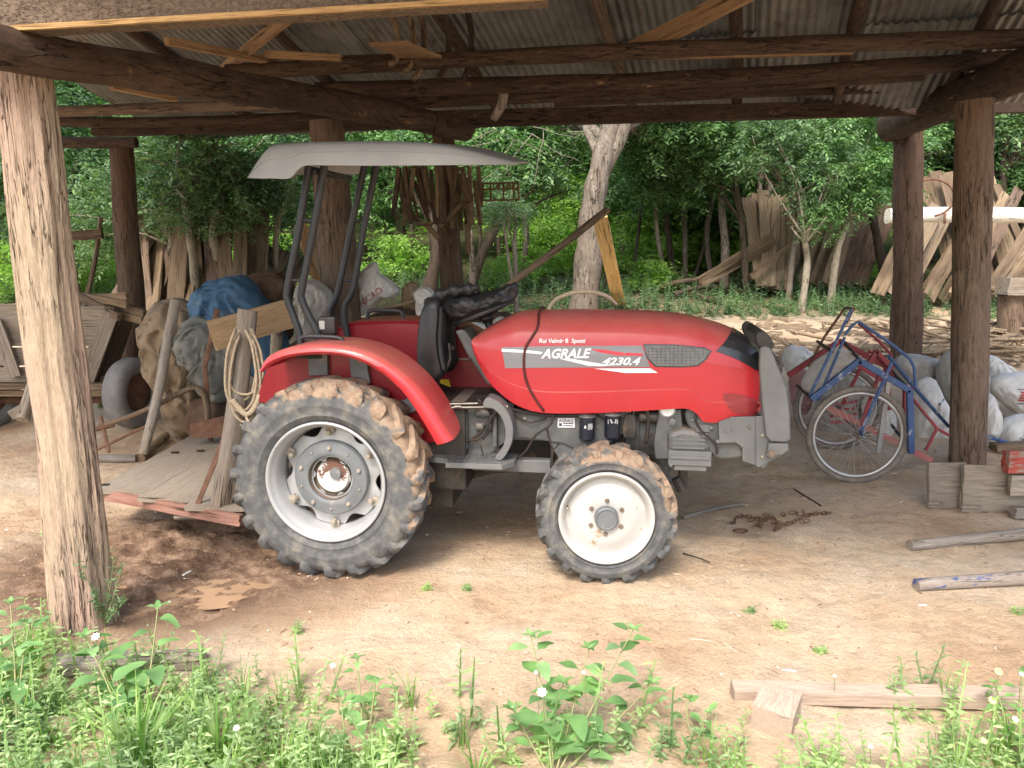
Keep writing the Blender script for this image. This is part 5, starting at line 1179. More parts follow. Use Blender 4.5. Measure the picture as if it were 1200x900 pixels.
hbar('prop', [(1042, 448), (1030, 530)], HY+.2, .035, M['alu'])
blob('cart_cloth', [(938, 452), (950, 428), (970, 412), (985, 408), (1000, 415), (1010, 425), (995, 430), (975, 440), (955, 462)], 6.3, .05, M['sack_grey'], 'grey plastic sheet spread inside the hand cart', 'plastic sheet', amp=.02, freq=7)
# sacks
sacks = [
 ([(918, 415), (924, 405), (940, 407), (952, 415), (962, 425), (950, 436), (928, 440), (918, 430)], 8.4, .12, 'sack', 'white sack glimpsed between front guard and hand cart'),
 ([(925, 440), (938, 430), (948, 440), (950, 468), (942, 485), (928, 475)], 7.6, .14, 'pinkish', 'pinkish net sack left of the hand cart wheels'),
 ([(960, 445), (985, 432), (1005, 440), (1012, 470), (1005, 505), (985, 525), (965, 510), (955, 478)], 7.3, .16, 'sack_grey', 'grey sack with red print seen through the cart wheel spokes'),
 ([(1012, 470), (1030, 462), (1045, 475), (1045, 505), (1030, 520), (1013, 508)], 7.1, .14, 'sack', 'white sack behind the right rim of the cart wheel'),
 ([(1045, 425), (1062, 415), (1090, 420), (1108, 428), (1108, 448), (1085, 455), (1060, 450), (1046, 442)], 8.0, .18, 'sack_grey', 'grey sack lying on top behind the blue cart rail'),
 ([(1072, 450), (1090, 443), (1100, 460), (1112, 485), (1110, 510), (1095, 528), (1072, 522), (1066, 490), (1068, 465)], 7.2, .16, 'sack', 'tall white sack with blue stripe left of the thick post'),
 ([(1098, 430), (1112, 412), (1130, 418), (1150, 425), (1155, 460), (1140, 480), (1112, 478), (1100, 455)], 7.7, .2, 'sack_grey', 'grey sack behind the thick right post'),
 ([(1150, 425), (1160, 415), (1175, 425), (1190, 440), (1180, 452), (1160, 450), (1152, 440)], 8.0, .15, 'sack', 'white sack uppermost right of the thick post'),
 ([(1158, 452), (1170, 440), (1195, 436), (1225, 440), (1225, 480), (1195, 488), (1170, 470)], 7.6, .2, 'sack', 'big white sack with red square print at the right edge'),
 ([(1150, 470), (1162, 462), (1168, 490), (1164, 515), (1152, 520), (1146, 495)], 7.0, .13, 'sack', 'slim white sack touching the right side of the thick post'),
 ([(1168, 505), (1180, 490), (1205, 486), (1235, 495), (1230, 520), (1195, 522), (1170, 518)], 7.0, .17, 'sack', 'low white sack with black scribble at the right edge'),
]
M['pinkish'] = cloth('pink net sack', (.34, .18, .17), (.45, .28, .26)); sko = {}
for o_, Y, th, mt, lb in sacks:
    s = blob('feed_sack', o_, Y, th, M[mt], lb, 'sack', 'sacks heaped around the hand cart', amp=.04, freq=5, hang=(sum(p[0] for p in o_)/len(o_)+random.choice((-1, 1))*6, min(p[1] for p in o_)-4), rf=4.5, n=4); sko[lb] = s
def printed(s, fn, mat, name='printing'):
    bv = BVHTree.FromPolygons([v.co+s.location for v in s.data.vertices], [tuple(p.vertices) for p in s.data.polygons]); mb = MB()
    fn(mb, lambda px, py: onto(bv, at(px, py, s.location.y), .006)-s.location); return mb.build(name, mat, s)
def quadp(mb, f, a, b, w):
    n = 8
    for i in range(n):
        p = [a[0]+(b[0]-a[0])*i/n, a[1]+(b[1]-a[1])*i/n]; q = [a[0]+(b[0]-a[0])*(i+1)/n, a[1]+(b[1]-a[1])*(i+1)/n]
        d = math.hypot(b[0]-a[0], b[1]-a[1]); nx_, ny_ = -(b[1]-a[1])/d*w/2, (b[0]-a[0])/d*w/2
        mb.add([f(p[0]+nx_, p[1]+ny_), f(p[0]-nx_, p[1]-ny_), f(q[0]-nx_, q[1]-ny_), f(q[0]+nx_, q[1]+ny_)], [(0, 1, 2, 3)])
printed(sko['big white sack with red square print at the right edge'], lambda mb, f: [quadp(mb, f, (1180, 455+i*3.2), (1197, 456+i*3.2), 2.4) for i in range(4)], M['sack_red'])
printed(sko['big white sack with red square print at the right edge'], lambda mb, f: [quadp(mb, f, (1178, 452), (1195, 452), .8), quadp(mb, f, (1178, 470), (1197, 466), 1)], M['ink'])
printed(sko['low white sack with black scribble at the right edge'], lambda mb, f: [quadp(mb, f, (1182+i*4, 508+(i % 2)*3), (1186+i*4, 505+((i+1) % 2)*5), .9) for i in range(5)], M['ink'])
printed(sko['tall white sack with blue stripe left of the thick post'], lambda mb, f: [quadp(mb, f, (1088, 470), (1102, 463), 1.5), quadp(mb, f, (1094, 448), (1102, 462), 1.2)], M['blue'])
printed(sko['grey sack with red print seen through the cart wheel spokes'], lambda mb, f: [quadp(mb, f, (966, 470+i*7), (996, 466+i*7), 3.2) for i in range(4)], M['sack_red'])
# brushwood behind the posts
br = MB(); rs = random.Random(11)
for _ in range(75):
    px = rs.uniform(1075, 1240); py = rs.uniform(390, 425); p = gr(px, py); a = rs.gauss(0, .7)+(3.14 if rs.random() < .5 else 0); L = rs.uniform(.5, 1.6)
    q = p+Vector((math.cos(a)*L, math.sin(a)*L*.6, 0)); q.z = G(q.y)+rs.uniform(.02, .25); p.z += rs.uniform(.0, .2); r = rs.uniform(.01, .028)
    br.tube([p, (p+q)/2+Vector((0, 0, rs.uniform(-.03, .05))), q], [r, r*.9, r*.6], 6)
tag(br.build('brushwood', M['slab_pale'], None, smooth=True), 'tangled heap of cut sticks behind the sacks at right', 'brushwood', kind='stuff')
for i, (x0, y0, x1, y1, l) in enumerate(((900, 395, 925, 408, 'thin bent twig lying right of the hood front'), (930, 392, 975, 401, 'straight twig lying behind the hand cart'), (1085, 402, 1180, 398, 'long stick lying behind the thick right post'), (1150, 395, 1215, 425, 'stick slanting towards the stump'))):
    p = grz(x0, y0, .03); q = grz(x1, y1, .03); log('ground_stick', p, q, .022, .014, M['slab_pale'], l, 'stick', seg=8, bend=.05)
# boards stacked on edge
def edge_board(x0, x1, y0, y1, Y, mat, label, t=.03, lean=.03):
    a = at(x0, (y0+y1)/2, Y); b = at(x1, (y0+y1)/2, Y); w = (y1-y0)*Y*1.03/F
    zb = gz(a.x, Y); 
    return board('stacked_board', a, b, w, t, mat, hint=(0, .12, 1), label=label, cat='board', wob=.02)
edge_board(1087, 1130, 541, 595, 5.38, M['grey_board'], 'short grey board on edge, left end of the board stack')
edge_board(1127, 1235, 544, 600, 5.3, M['grey_board'], 'wide grey board on edge in front of the thick right post')
edge_board(1183, 1240, 557, 581, 5.22, M['grey_wood'], 'narrow notched grey board leaning on the wide board')
rb_ = M['red_board'] = W('grey board with old red paint', (.26, .19, .15), (.38, .3, .24), None, 30, .05, .9, .4, patch=(.45, .10, .08), pscale=5, pthr=.45)
edge_board(1178, 1240, 528, 554, 5.26, rb_, 'board with worn red paint on top of the board stack', t=.08)
edge_board(1186, 1240, 594, 607, 5.15, M['grey_wood'], 'dark weathered block at the foot of the board stack', t=.08)
board('ground_board', at(1164, 524, 6.7), at(1250, 520, 6.7), .06, .12, M['slab'], hint=(0, 0, 1), label='brown rail on the ground under the white sacks', cat='board')
# shafts lying on the ground
for (x0, y0, x1, y1, r0, r1, mt, l) in ((1065, 641, 1260, 622, .033, .042, 'pole', 'grey wooden shaft with wire hook, the farther of two at right'), (1073, 687, 1260, 676, .034, .042, 'pole_blue', 'wooden shaft with worn blue paint, the nearer of two at right')):
    p = gr(x0, y0+4); q = gr(x1, y1+4); p.z = gz(p.x, p.y)+r0-.004; q.z = gz(min(q.x, 4.3), q.y)+r1
    s = log('wooden_shaft', p, q, r0, r1, M[mt], l, 'shaft', seg=20, rough=.04, groove=.02, bend=.004)
    u = (q-p).normalized(); mb = MB(); k = p+u*.22+Vector((0, 0, r0+.004)); mb.tube([k, k+u*.22+Vector((0, -.01, .004)), k+u*.34+Vector((0, -.01, .015)), k+u*.375+Vector((0, -.012, .03)), k+u*.36+Vector((0, -.012, .048)), k+u*.31+Vector((0, -.01, .05))], .006, 6)
    mb.tube([p+u*.21+Vector((0, math.cos(t)*(r0+.004), math.sin(t)*(r0+.004))) for t in np.linspace(0, 6.28, 14)], .003, 5)
    h = mb.build('wire_hook', M['iron_rust'], None, smooth=True); h.parent = s; h.matrix_parent_inverse = s.matrix_local.inverted()
# plank and block, bottom right
p = gr(858, 817); q = gr(1230, 829); p.z = gz(p.x, p.y)+.03; q.z = gz(q.x, q.y)+.035
board('ground_plank', p, q, .075, .055, M['plank_pink'], hint=(0, 1, .15), label='long pale pink plank lying on the bright dirt at lower right', cat='plank', slabby=False)
a = gr(914, 836); b = gr(903, 862); a.z = gz(a.x, a.y)+.062; b.z = gz(b.x, b.y)+.050
blk = board('wood_block', b, a+(a-b)*.05, .15, .115, M['plank_pink'], hint=(1, 0, 0), label='short squared timber block set across the pink plank', cat='block', wob=.03)
p = gr(62, 790); q = gr(238, 775); p.z = gz(p.x, p.y)+.045; q.z = gz(q.x, q.y)+.04
board('ground_slab', p, q, .11, .075, M['grey_wood'], hint=(0, 1, 0), label='grey slab of wood lying in the weeds before the pale post', cat='slab', slabby=True)
# sticks and chain on the dirt
log('ground_stick', grz(800, 608, .015), grz(872, 591, .015), .014, .013, M['pole'], 'grey stick lying right of the front wheel', 'stick', seg=8)
log('ground_stick', grz(962, 594, .01), grz(930, 574, .01), .006, .005, M['iron_dark'], 'thin dark twig near the hand cart', 'stick', seg=6)
log('ground_stick', grz(912, 560, .01), grz(943, 561, .01), .006, .004, M['slab_pale'], 'pale straw in front of the guard', 'stick', seg=6)
log('ground_stick', grz(800, 650, .01), grz(832, 660, .01), .005, .004, M['iron_dark'], 'dark curved twig below the front wheel', 'stick', seg=6, bend=.1)
cp = smooth_pts([gr(x, y) for x, y in ((858, 612), (866, 604), (880, 604), (895, 608), (905, 606), (912, 615), (908, 622), (920, 616), (932, 612), (945, 606), (958, 605), (972, 604))], 3)
ch = MB(); d = 0; 
for i in range(len(cp)-1):
    c = (cp[i]+cp[i+1])/2; c.z = gz(c.x, c.y)+.018; dr = (cp[i+1]-cp[i]).normalized(); sd = Vector((0, 0, 1)) if i % 2 else Vector((-dr.y, dr.x, 0))
    ch.tube([c+dr*.024*math.cos(t)+sd*.014*math.sin(t) for t in np.linspace(0, 2*math.pi, 9)], .0036, 5, cap=False)
c = gr(868, 618); c.z = gz(c.x, c.y)+.012; ch.tube([c+Vector((.045*math.cos(t), .03*math.sin(t), 0)) for t in np.linspace(0, 6.28, 16)], .006, 5)
for k in range(14):
    c = gr(random.uniform(875, 950), random.uniform(603, 616)); c.z = gz(c.x, c.y)+.02; a = random.random()*3
    ch.tube([c+Vector((.024*math.cos(t)*math.cos(a), .024*math.cos(t)*math.sin(a), .012*math.sin(t))) for t in np.linspace(0, 6.28, 9)], .0036, 5, cap=False)
tag(ch.build('chain', M['iron_rust'], None, smooth=True), 'rusty chain heaped on the dirt between front wheel and shafts', 'chain')
# ================================================================== SLAB WOOD LEANING ON THE TREES
def slabs(lst, lab, grp, Yb, Yt, w, mats, jit=.25):
    for (x0, y0, x1, y1) in lst:
        Yb_ = Yb+random.uniform(-jit, jit); a = at(x0, y0, Yb_); b = at(x1, y1, Yt+random.uniform(-jit, jit))
        if a.z < G(Yb_): a.z = G(Yb_)
        board('slab_board', a, b, random.uniform(*w), random.uniform(.035, .06), M[random.choice(mats)], hint=(1, random.uniform(-.6, .6), 0), label=lab, cat='board', group=grp, slabby=True, wob=.1)
rs = random.Random(4)
L1 = [(178+i*9+rs.uniform(-4, 4), 372, 172+i*10+rs.uniform(-12, 12), 236+rs.uniform(-8, 20)) for i in range(15)]+[(165+i*13, 372, 178+i*13, 243+rs.uniform(-5, 14)) for i in range(8)]+[(150+i*7, 372, 200+i*6, 255+i*3) for i in range(6)]+[(120+i*8, 375, 190+i*10, 262) for i in range(3)]
slabs(L1, 'weathered slab board leaning in the tall stack behind the blue tarpaulin', 'slab boards stacked behind the blue tarpaulin', 10.4, 11.2, (.14, .22), ['slab', 'slab', 'post_brown'])
L2 = [(262+i*14, 372, 300+i*14, 285+i*4) for i in range(5)]
slabs(L2, 'tan slab board leaning right of the tall stack, behind the roll bar', 'slab boards behind the roll bar', 10.6, 11.6, (.2, .3), ['slab', 'slab_pale'])
L2b = [(378, 345, 352, 262), (392, 352, 362, 268), (400, 345, 372, 272)]
slabs(L2b, 'tan board leaning against the brown post', 'boards leaning against the brown post', 9.6, 10, (.14, .18), ['orange', 'slab_pale'])
L3 = [(914-i*3+rs.uniform(-3, 3), 336, 922-i*6+rs.uniform(-4, 4), 226+rs.uniform(-5, 8)) for i in range(9)]+[(905+i*5, 340, 912+i*3, 265) for i in range(4)]
slabs(L3, 'slab board standing in the pointed stack among the trees', 'slab boards in the pointed stack among the trees', 14.0, 15.0, (.14, .26), ['slab', 'slab_pale'])
L3b = [(818, 330, 905, 275), (822, 332, 912, 283), (880, 325, 930, 285)]
slabs(L3b, 'long board slanting out of the pointed stack', 'boards slanting out of the pointed stack', 13.6, 14.2, (.10, .14), ['slab'])
L4 = [(945+i*9+rs.uniform(-3, 3), 335, 975+i*10+rs.uniform(-4, 4), 232+rs.uniform(-6, 16)) for i in range(8)]
slabs(L4, 'brown slab board leaning in the shade between pointed stack and dark ridged post', 'slab boards leaning in the shade', 14, 15.2, (.22, .34), ['slab', 'post_red'])
L5 = [(1030+i*15+rs.uniform(-4, 4), 350+rs.uniform(-5, 5), 1092+i*15.5+rs.uniform(-10, 10), 242+rs.uniform(-22, 22)) for i in range(13)]
slabs(L5, 'slab board slanting right in the crossed stack behind the white pole', 'slab boards slanting right behind the white pole', 12.8, 13.8, (.16, .26), ['slab', 'slab', 'slab_pale', 'post_brown'])
L6 = [(1118+i*9+rs.uniform(-4, 4), 330, 1082+i*9+rs.uniform(-4, 4), 200+rs.uniform(-3, 10)+abs(i-2)*3) for i in range(5)]+[(1172+i*12, 335, 1138+i*8+rs.uniform(-4, 4), 203+rs.uniform(-4, 16)) for i in range(5)]
slabs(L6, 'slab board slanting left in the crossed stack behind the white pole', 'slab boards slanting left behind the white pole', 13.8, 14.6, (.16, .26), ['slab', 'slab', 'slab_pale'])
log('white_pole', at(1040, 253, 12.2), at(1290, 259, 12.2), .115, .115, M['white_pole'], 'white peeled pole carried level across the stacked slabs at right', 'pole', seg=20)
mb = MB(); c = at(1090, 232, 12.05); mb.tube([c+Vector((.36*math.cos(t), 0, .27*math.sin(t))) for t in np.linspace(-1.3, 2.6, 20)], .018, 6); mb.tube([at(1107, 250, 12.05), at(1107, 262, 12.05)], .02, 6)
tag(mb.build('iron_hoop', M['iron_rust'], None, smooth=True), 'thin dark hoop hanging over the white pole', 'hoop')
# stump table
stp = empty('stump_bench', grz(1186, 398), 'wooden bench end on a thick stump at the right edge', 'bench')
a = grz(1185, 399, -.03); child(log('stump', a, at(1184, 345, a.y), .17, .155, M['post_brown'], seg=24), stp)
child(board('bench_top', at(1174, 335, a.y-.1), at(1290, 337, a.y-.1), .22, .30, M['grey_wood'], hint=(0, 0, 1)), stp)
log('ground_log', at(1152, 336, 13), at(1186, 345, 12.5), .05, .05, M['slab'], 'log end beside the bench', 'log', seg=10)
# fallen sticks, middle distance
for i, (x0, y0, x1, y1, l) in enumerate(((765, 345, 860, 338, 'fallen branch lying low behind the hood'), (790, 352, 850, 345, 'second fallen branch behind the hood'), (720, 335, 800, 328, 'dark fallen log among the undergrowth'), (830, 340, 870, 350, 'short broken branch left of the slab stack'), (800, 325, 760, 338, 'thin fallen stick in the undergrowth'), (845, 358, 815, 350, 'grey split chunk behind the hood'))):
    p = gr(x0, y0); q = gr(x1, y1); p.z += .08; q.z += .1; log('fallen_branch', p, q, .05, .035, M['trunk_dark'] if i % 2 else M['post_brown'], l, 'branch', seg=8, bend=.08)
board('yellow_board', gr(727, 362), at(703, 254, 11.0), .2, .04, M['yellow_board'], hint=(1, 0, 0), label='yellow board leaning against the big grey tree', cat='board')
# ================================================================== VEGETATION
rng = np.random.RandomState(12)
def leaf_quads(P0, D, S, L, Wd, droop=.25):
    """P0 base, D direction, S side vector, L length, Wd width: folded leaf of two quads"""
    up = np.cross(S, D); 
    m1 = P0+D*L[:, None]*.45+up*(L*.06)[:, None]; tip = P0+D*L[:, None]-up*(L*droop)[:, None]
    a = P0; b = m1+S*(Wd/2)[:, None]-up*(Wd*.18)[:, None]; c = tip; d = m1-S*(Wd/2)[:, None]-up*(Wd*.18)[:, None]
    V = np.stack([a, b, c, d, m1], 1).reshape(-1, 3); n = len(P0); I = np.arange(n)[:, None]*5
    Q = np.concatenate([I+np.array([[0, 1, 4]]), I+np.array([[1, 2, 4]]), I+np.array([[2, 3, 4]]), I+np.array([[3, 0, 4]])], 0)
    return V, Q
def unit(v): return v/np.maximum(1e-6, np.linalg.norm(v, axis=1))[:, None]
def sprigs(C0, n_leaf, ls, spread, droop=.4, aspect=.38):
    """each centre grows a short drooping twig with leaves on both sides"""
    n = len(C0); ang = rng.rand(n)*2*np.pi; pit = rng.uniform(-.9, .5, n)
    T = np.stack([np.cos(ang)*np.cos(pit), np.sin(ang)*np.cos(pit), np.sin(pit)], 1); Ps = []; Ds = []; Ss = []; Ls = []; Ws = []
    side = unit(np.cross(T, np.array([[0, 0, 1.]]))); upv = np.cross(side, T)
    for k in range(n_leaf):
        t = (k+.5)/n_leaf; s = 1 if k % 2 else -1
        P0 = C0+T*(spread*t)[..., None] if np.ndim(spread) else C0+T*spread*t
        P0 = P0-np.array([[0, 0, 1.]])*droop*spread*t*t
        D = unit(T*.55+side*s*.8+upv*rng.uniform(-.35, .35, n)[:, None]+rng.randn(n, 3)*.18)
        S = unit(np.cross(D, upv+rng.randn(n, 3)*.35)); L = ls*rng.uniform(.65, 1.25, n)
        Ps.append(P0); Ds.append(D); Ss.append(S); Ls.append(L); Ws.append(L*aspect)
    return leaf_quads(np.concatenate(Ps), np.concatenate(Ds), np.concatenate(Ss), np.concatenate(Ls), np.concatenate(Ws))
def crown_mesh(name, n_clump, per, rx, rz, clump_r, ls, mat, hollow=.35, n_leaf=9, drape=0):
    c = rng.randn(n_clump, 3); c = unit(c)*(rng.uniform(hollow, 1, n_clump)**.6)[:, None]; c[:, 2] = c[:, 2]-drape*np.abs(c[:, 0])
    c = c*np.array([[rx, rx, rz]]); k = np.repeat(c, per, 0)+rng.randn(n_clump*per, 3)*clump_r*np.array([[1, 1, .55]])
    V, Q = sprigs(k, n_leaf, ls, ls*2.6); return np_mesh(name, V, Q, mat)
crowns = {}
for i in range(3):
    crowns['a%d' % i] = crown_mesh('crown', 42, 26, 1.35, 1.3, .20, .125, M['leaf_a'])
    crowns['b%d' % i] = crown_mesh('crown', 46, 26, 1.3, 1.25, .17, .11, M['leaf_b'])
    crowns['d%d' % i] = crown_mesh('crown', 40, 24, 1.7, 1.8, .28, .14, M['leaf_d'], hollow=.1)
    crowns['c%d' % i] = crown_mesh('crown', 36, 22, 1.1, .9, .2, .11, M['leaf_c'])
for i in range(3):
    crowns['e%d' % i] = crown_mesh('crown', 24, 9, 1.3, 1.2, .22, .17, M['leaf_b'], n_leaf=9)
    crowns['f%d' % i] = crown_mesh('crown', 26, 11, 1.3, 1.2, .24, .18, M['leaf_a'], n_leaf=9)
def tree(trunk_px, Y, r, crown_list, label, mat='trunk', group=None, cat='tree', limbs=4, fork=None):
    """trunk_px: traced points from the base up; crown_list: (px, py, dY, scale, variant)"""
    base = at(trunk_px[0][0], trunk_px[0][1], Y); base.z = G(Y)-.05
    root = empty('tree', base, label, cat, group)
    pts = [base]+[at(x, y, Y+random.uniform(-.08, .08)) for x, y in trunk_px[1:]]
    mb = MB(); sp = smooth_pts(pts, 5); n = len(sp); rr = [r*(1.15-.65*i/n)*(1+.08*math.sin(i*1.7)) for i in range(n)]
    mb.tube([p-base for p in sp], rr, 12)
    if fork: fp = smooth_pts([at(x, y, Y) for x, y in fork], 5); mb.tube([p-base for p in fp], [r*(.62-.2*i/len(fp)) for i in range(len(fp))], 10)
    cs = []
    for cx, cy, dY, s, vkey in crown_list:
        c = at(cx, cy, Y+dY); cs.append((c, s, vkey))
        st = sp[int(n*random.uniform(.55, .9))]
        for _ in range(limbs):
            e = c+Vector((random.uniform(-1, 1)*s, random.uniform(-.8, .8)*s, random.uniform(-.6, .9)*s)); m_ = (st+e)/2+Vector((random.uniform(-.2, .2), random.uniform(-.2, .2), .15))
            mb.tube([p-base for p in smooth_pts([st, m_, e], 4)], [r*.4*(1-.1*k) for k in range(9)], 6)
    mb.build('trunk', M[mat], root, smooth=True)
    for c, s, vkey in cs:
        if s < .66 and vkey[0] in 'ab': vkey = {'a': 'f', 'b': 'e'}[vkey[0]]+vkey[1]
        cr = bpy.data.objects.new('crown', crowns[vkey]); C.objects.link(cr); cr.parent = root; cr.location = c-base; cr.scale = (s, s, s*random.uniform(.85, 1.1)); cr.rotation_euler = (0, 0, random.random()*6.28)
    return root
def V(k): return k+str(random.randrange(3))
random.seed(21)
# the big grey tree that forks, and the named thin ones of the front row
tree([(683, 362), (690, 300), (695, 240), (705, 190), (716, 140), (722, 60)], 12.4, .205, [(800, 110, 1.2, .75, V('a')), (690, 0, .9, 1.3, V('a')), (635, 160, 1.5, .55, V('b')), (760, 160, 1.2, .5, V('a'))], 'big pale grey tree with forked top right of the leaning pole', 'trunk', fork=[(698, 225), (712, 190), (728, 160), (742, 110)])
tree([(232, 372), (228, 320), (222, 270), (215, 230), (208, 190)], 10.6, .06, [(195, 180, 0, .55, V('b')), (250, 190, .2, .62, V('b')), (300, 185, .3, .55, V('b')), (210, 240, -.1, .4, V('b'))], 'slim pale stemmed tree with blue green leaves left of the canopy', 'trunk_pale', limbs=3)
tree([(263, 372), (258, 320), (250, 270), (262, 220), (246, 180)], 10.8, .07, [(330, 175, .2, .6, V('b')), (280, 235, 0, .45, V('b')), (165, 190, .3, .5, V('b'))], 'second slim pale tree directly behind the blue tarpaulin', 'trunk_pale', limbs=3)
tree([(200, 372), (195, 320), (200, 280), (190, 235)], 10.9, .04, [(185, 225, .1, .42, V('b')), (120, 235, .1, .5, V('b')), (110, 270, 0, .45, V('b'))], 'thin sapling beside the left edge of the slab stack', 'trunk_pale', limbs=3)
tree([(320, 372), (322, 320), (326, 260), (345, 205)], 11.2, .05, [(345, 200, .2, .5, V('d')), (300, 270, .5, .45, V('b')), (340, 290, .4, .35, V('b'))], 'thin tree behind the roll bar with leaves under the canopy tail', 'trunk_pale', limbs=3)
tree([(606, 380), (604, 320), (603, 280), (605, 250)], 10.5, .035, [(602, 240, .1, .22, V('b'))], 'pale sapling stem just left of the leaning pole foot', 'trunk_pale', limbs=2)
tree([(612, 380), (600, 330), (594, 290), (590, 255)], 10.5, .022, [(590, 235, .1, .26, V('b'))], 'very thin crooked sapling stem behind the jacket', 'trunk_pale', limbs=2)
tree([(553, 380), (554, 320), (551, 270)], 11, .05, [(560, 180, .5, .5, V('a'))], 'grey stem right of the stick bundle', 'trunk', limbs=2)
tree([(500, 370), (505, 330), (512, 290), (500, 240)], 13, .12, [(520, 170, .5, .8, V('a'))], 'dark multi stemmed tree left of the stick hung post', 'trunk_dark')
tree([(545, 360), (560, 310), (580, 270), (600, 230)], 13, .09, [(600, 170, .2, .7, V('a')), (640, 200, .2, .5, V('b'))], 'dark leaning tree behind the pale saplings', 'trunk_dark')
tree([(940, 345), (946, 310), (944, 280), (955, 250)], 12.6, .055, [(955, 215, 0, .40, V('b')), (962, 262, -.1, .27, V('a')), (895, 160, 0, .55, V('b')), (985, 190, .1, .5, V('a'))], 'white stemmed tree with drooping fronds right of the pointed stack', 'trunk_pale')
tree([(974, 345), (980, 300), (992, 260), (990, 220)], 13, .06, [(1000, 180, .2, .8, V('a')), (960, 170, -.1, .5, V('b'))], 'mottled thin tree left of the dark ridged post', 'trunk_pale')
tree([(924, 345), (928, 310), (932, 270), (925, 220)], 13.2, .05, [(850, 165, .4, .6, V('a')), (915, 160, .3, .4, V('b'))], 'brown stem in front of the pointed stack', 'trunk')
tree([(876, 345), (872, 300), (868, 250), (860, 200)], 13.8, .06, [(805, 150, .6, .8, V('a')), (790, 205, .4, .45, V('b'))], 'dark stem at the left edge of the pointed stack', 'trunk_dark')
tree([(848, 345), (850, 290), (845, 230), (850, 180)], 14.5, .08, [(790, 180, .3, .9, V('a'))], 'grey brown stem standing clear left of the pointed stack', 'trunk')
tree([(1042, 345), (1030, 290), (1022, 240), (1030, 190)], 14, .08, [(1030, 170, 1.5, .8, V('a')), (1110, 160, 2.4, .9, V('d'))], 'dark tree just behind the ridged post', 'trunk_dark')
tree([(1185, 340), (1180, 280), (1175, 220), (1180, 150)], 15.4, .1, [(1195, 155, 0, .6, V('b')), (1150, 180, 1.6, .9, V('d')), (1230, 160, .3, .9, V('a'))], 'tree behind the crossed stack at the right edge', 'trunk_dark')
tree([(80, 360), (85, 310), (78, 250), (90, 190)], 12, .07, [(80, 190, .6, .7, V('d')), (100, 250, 0, .4, V('b')), (35, 200, .5, .8, V('d'))], 'dark tree behind the pale post', 'trunk_dark')
# rear rows, told apart by what shows in front of them
rl2 = ['dark tree of the rear wood above the cart', 'dark tree of the rear wood left of the canopy', 'dark tree of the rear wood behind the canopy', 'tree of the rear wood behind the stick bundle', 'tree of the rear wood left of the big grey tree', 'tree of the rear wood right of the big grey tree', 'tree of the rear wood above the middle of the hood', 'tree of the rear wood above the hood nose', 'dark tree of the rear wood above the hand cart', 'dark tree of the rear wood between the right posts', 'dark tree of the rear wood at the right edge', 'dark tree of the rear wood at the left edge']
for i, x in enumerate((60, 190, 330, 470, 600, 735, 800, 890, 985, 1090, 1190, -30)):
    Y = 17+random.uniform(-1, 1.5); dk = 'd' if i in (0, 9, 10, 11) else 'a'
    tree([(x, 340), (x+random.uniform(-6, 6), 280), (x+random.uniform(-14, 14), 210), (x+random.uniform(-20, 20), 120)], Y, .11, [(x+random.uniform(-30, 30), 190, 0, 1.0, V(dk)), (x+random.uniform(-40, 40), 125, .6, 1.15, V('a' if dk == 'a' else 'd')),], rl2[i], 'trunk_dark')
# thin dark stems crowding the gap right of the big tree
for i in range(34):
    x = 730+i*8.5+random.uniform(-4, 4) if i < 26 else 430+(i-26)*26; Y = random.uniform(15, 19); h = random.uniform(150, 240)
    p = at(x, 330, Y); p.z = G(Y); q = at(x+random.uniform(-22, 22), h, Y); m_ = (p+q)/2+Vector((random.uniform(-.2, .2), 0, 0))
    mb = MB(); mb.tube(smooth_pts([p, m_, q], 6), [random.uniform(.03, .07)]*13, 7)
    tag(mb.build('sapling', M['trunk_dark'] if i % 3 else M['trunk'], None, smooth=True), 'thin bare stem crowding the shade in the wood beyond the hood', 'sapling', 'thin stems in the wood')
# bushes: bright ones far inside the wood, sunlight put into the leaf colour
bl = ['bright bush in the gap between post and stick bundle', 'bright bush right of the big grey tree', 'bright bush above the middle of the hood', 'bright green bush deep in the wood', 'bright low bush left of the pointed stack', 'bright bush behind the leaning pole', 'bright bush behind the cart', 'green bush behind the pale post', 'bright bush seen beneath the canopy tail', 'bright bush between the thin stems', 'small bright bush beside the yellow board', 'green bush by the slab stack in shade', 'wide bright bush filling the gap above the hood', 'bright bush higher up above the hood', 'bright bush in the gap left of the yellow board', 'bright bush between cart and slab stack']
for i, (x, y, Y, s) in enumerate(((462, 312, 16, .75), (745, 300, 17, 1.0), (790, 270, 18, 1.1), (640, 300, 17, 1.0), (840, 300, 17.5, .8), (590, 330, 15, .6), (110, 320, 14, .5), (20, 320, 14, .7), (300, 290, 16, .7), (700, 240, 19, 1.2), (760, 330, 14.6, .5), (1000, 330, 16, .6), (815, 255, 19, 1.3), (770, 225, 20, 1.4), (655, 250, 19, 1.0), (150, 290, 16, .8))):
    p = at(x, y, Y); b0 = Vector((p.x, p.y, G(Y))); root = empty('bush', b0, bl[i], 'bush')
    cr = bpy.data.objects.new('foliage', crowns[V('c')]); C.objects.link(cr); cr.parent = root; cr.location = p-b0; cr.scale = (s, s, s)
    mb = MB(); mb.tube([(0, 0, -.05), (.05, 0, (p.z-b0.z)*.6), (0, 0, p.z-b0.z+.2)], [.03, .02, .01], 6); mb.build('stem', M['trunk_dark'], root)
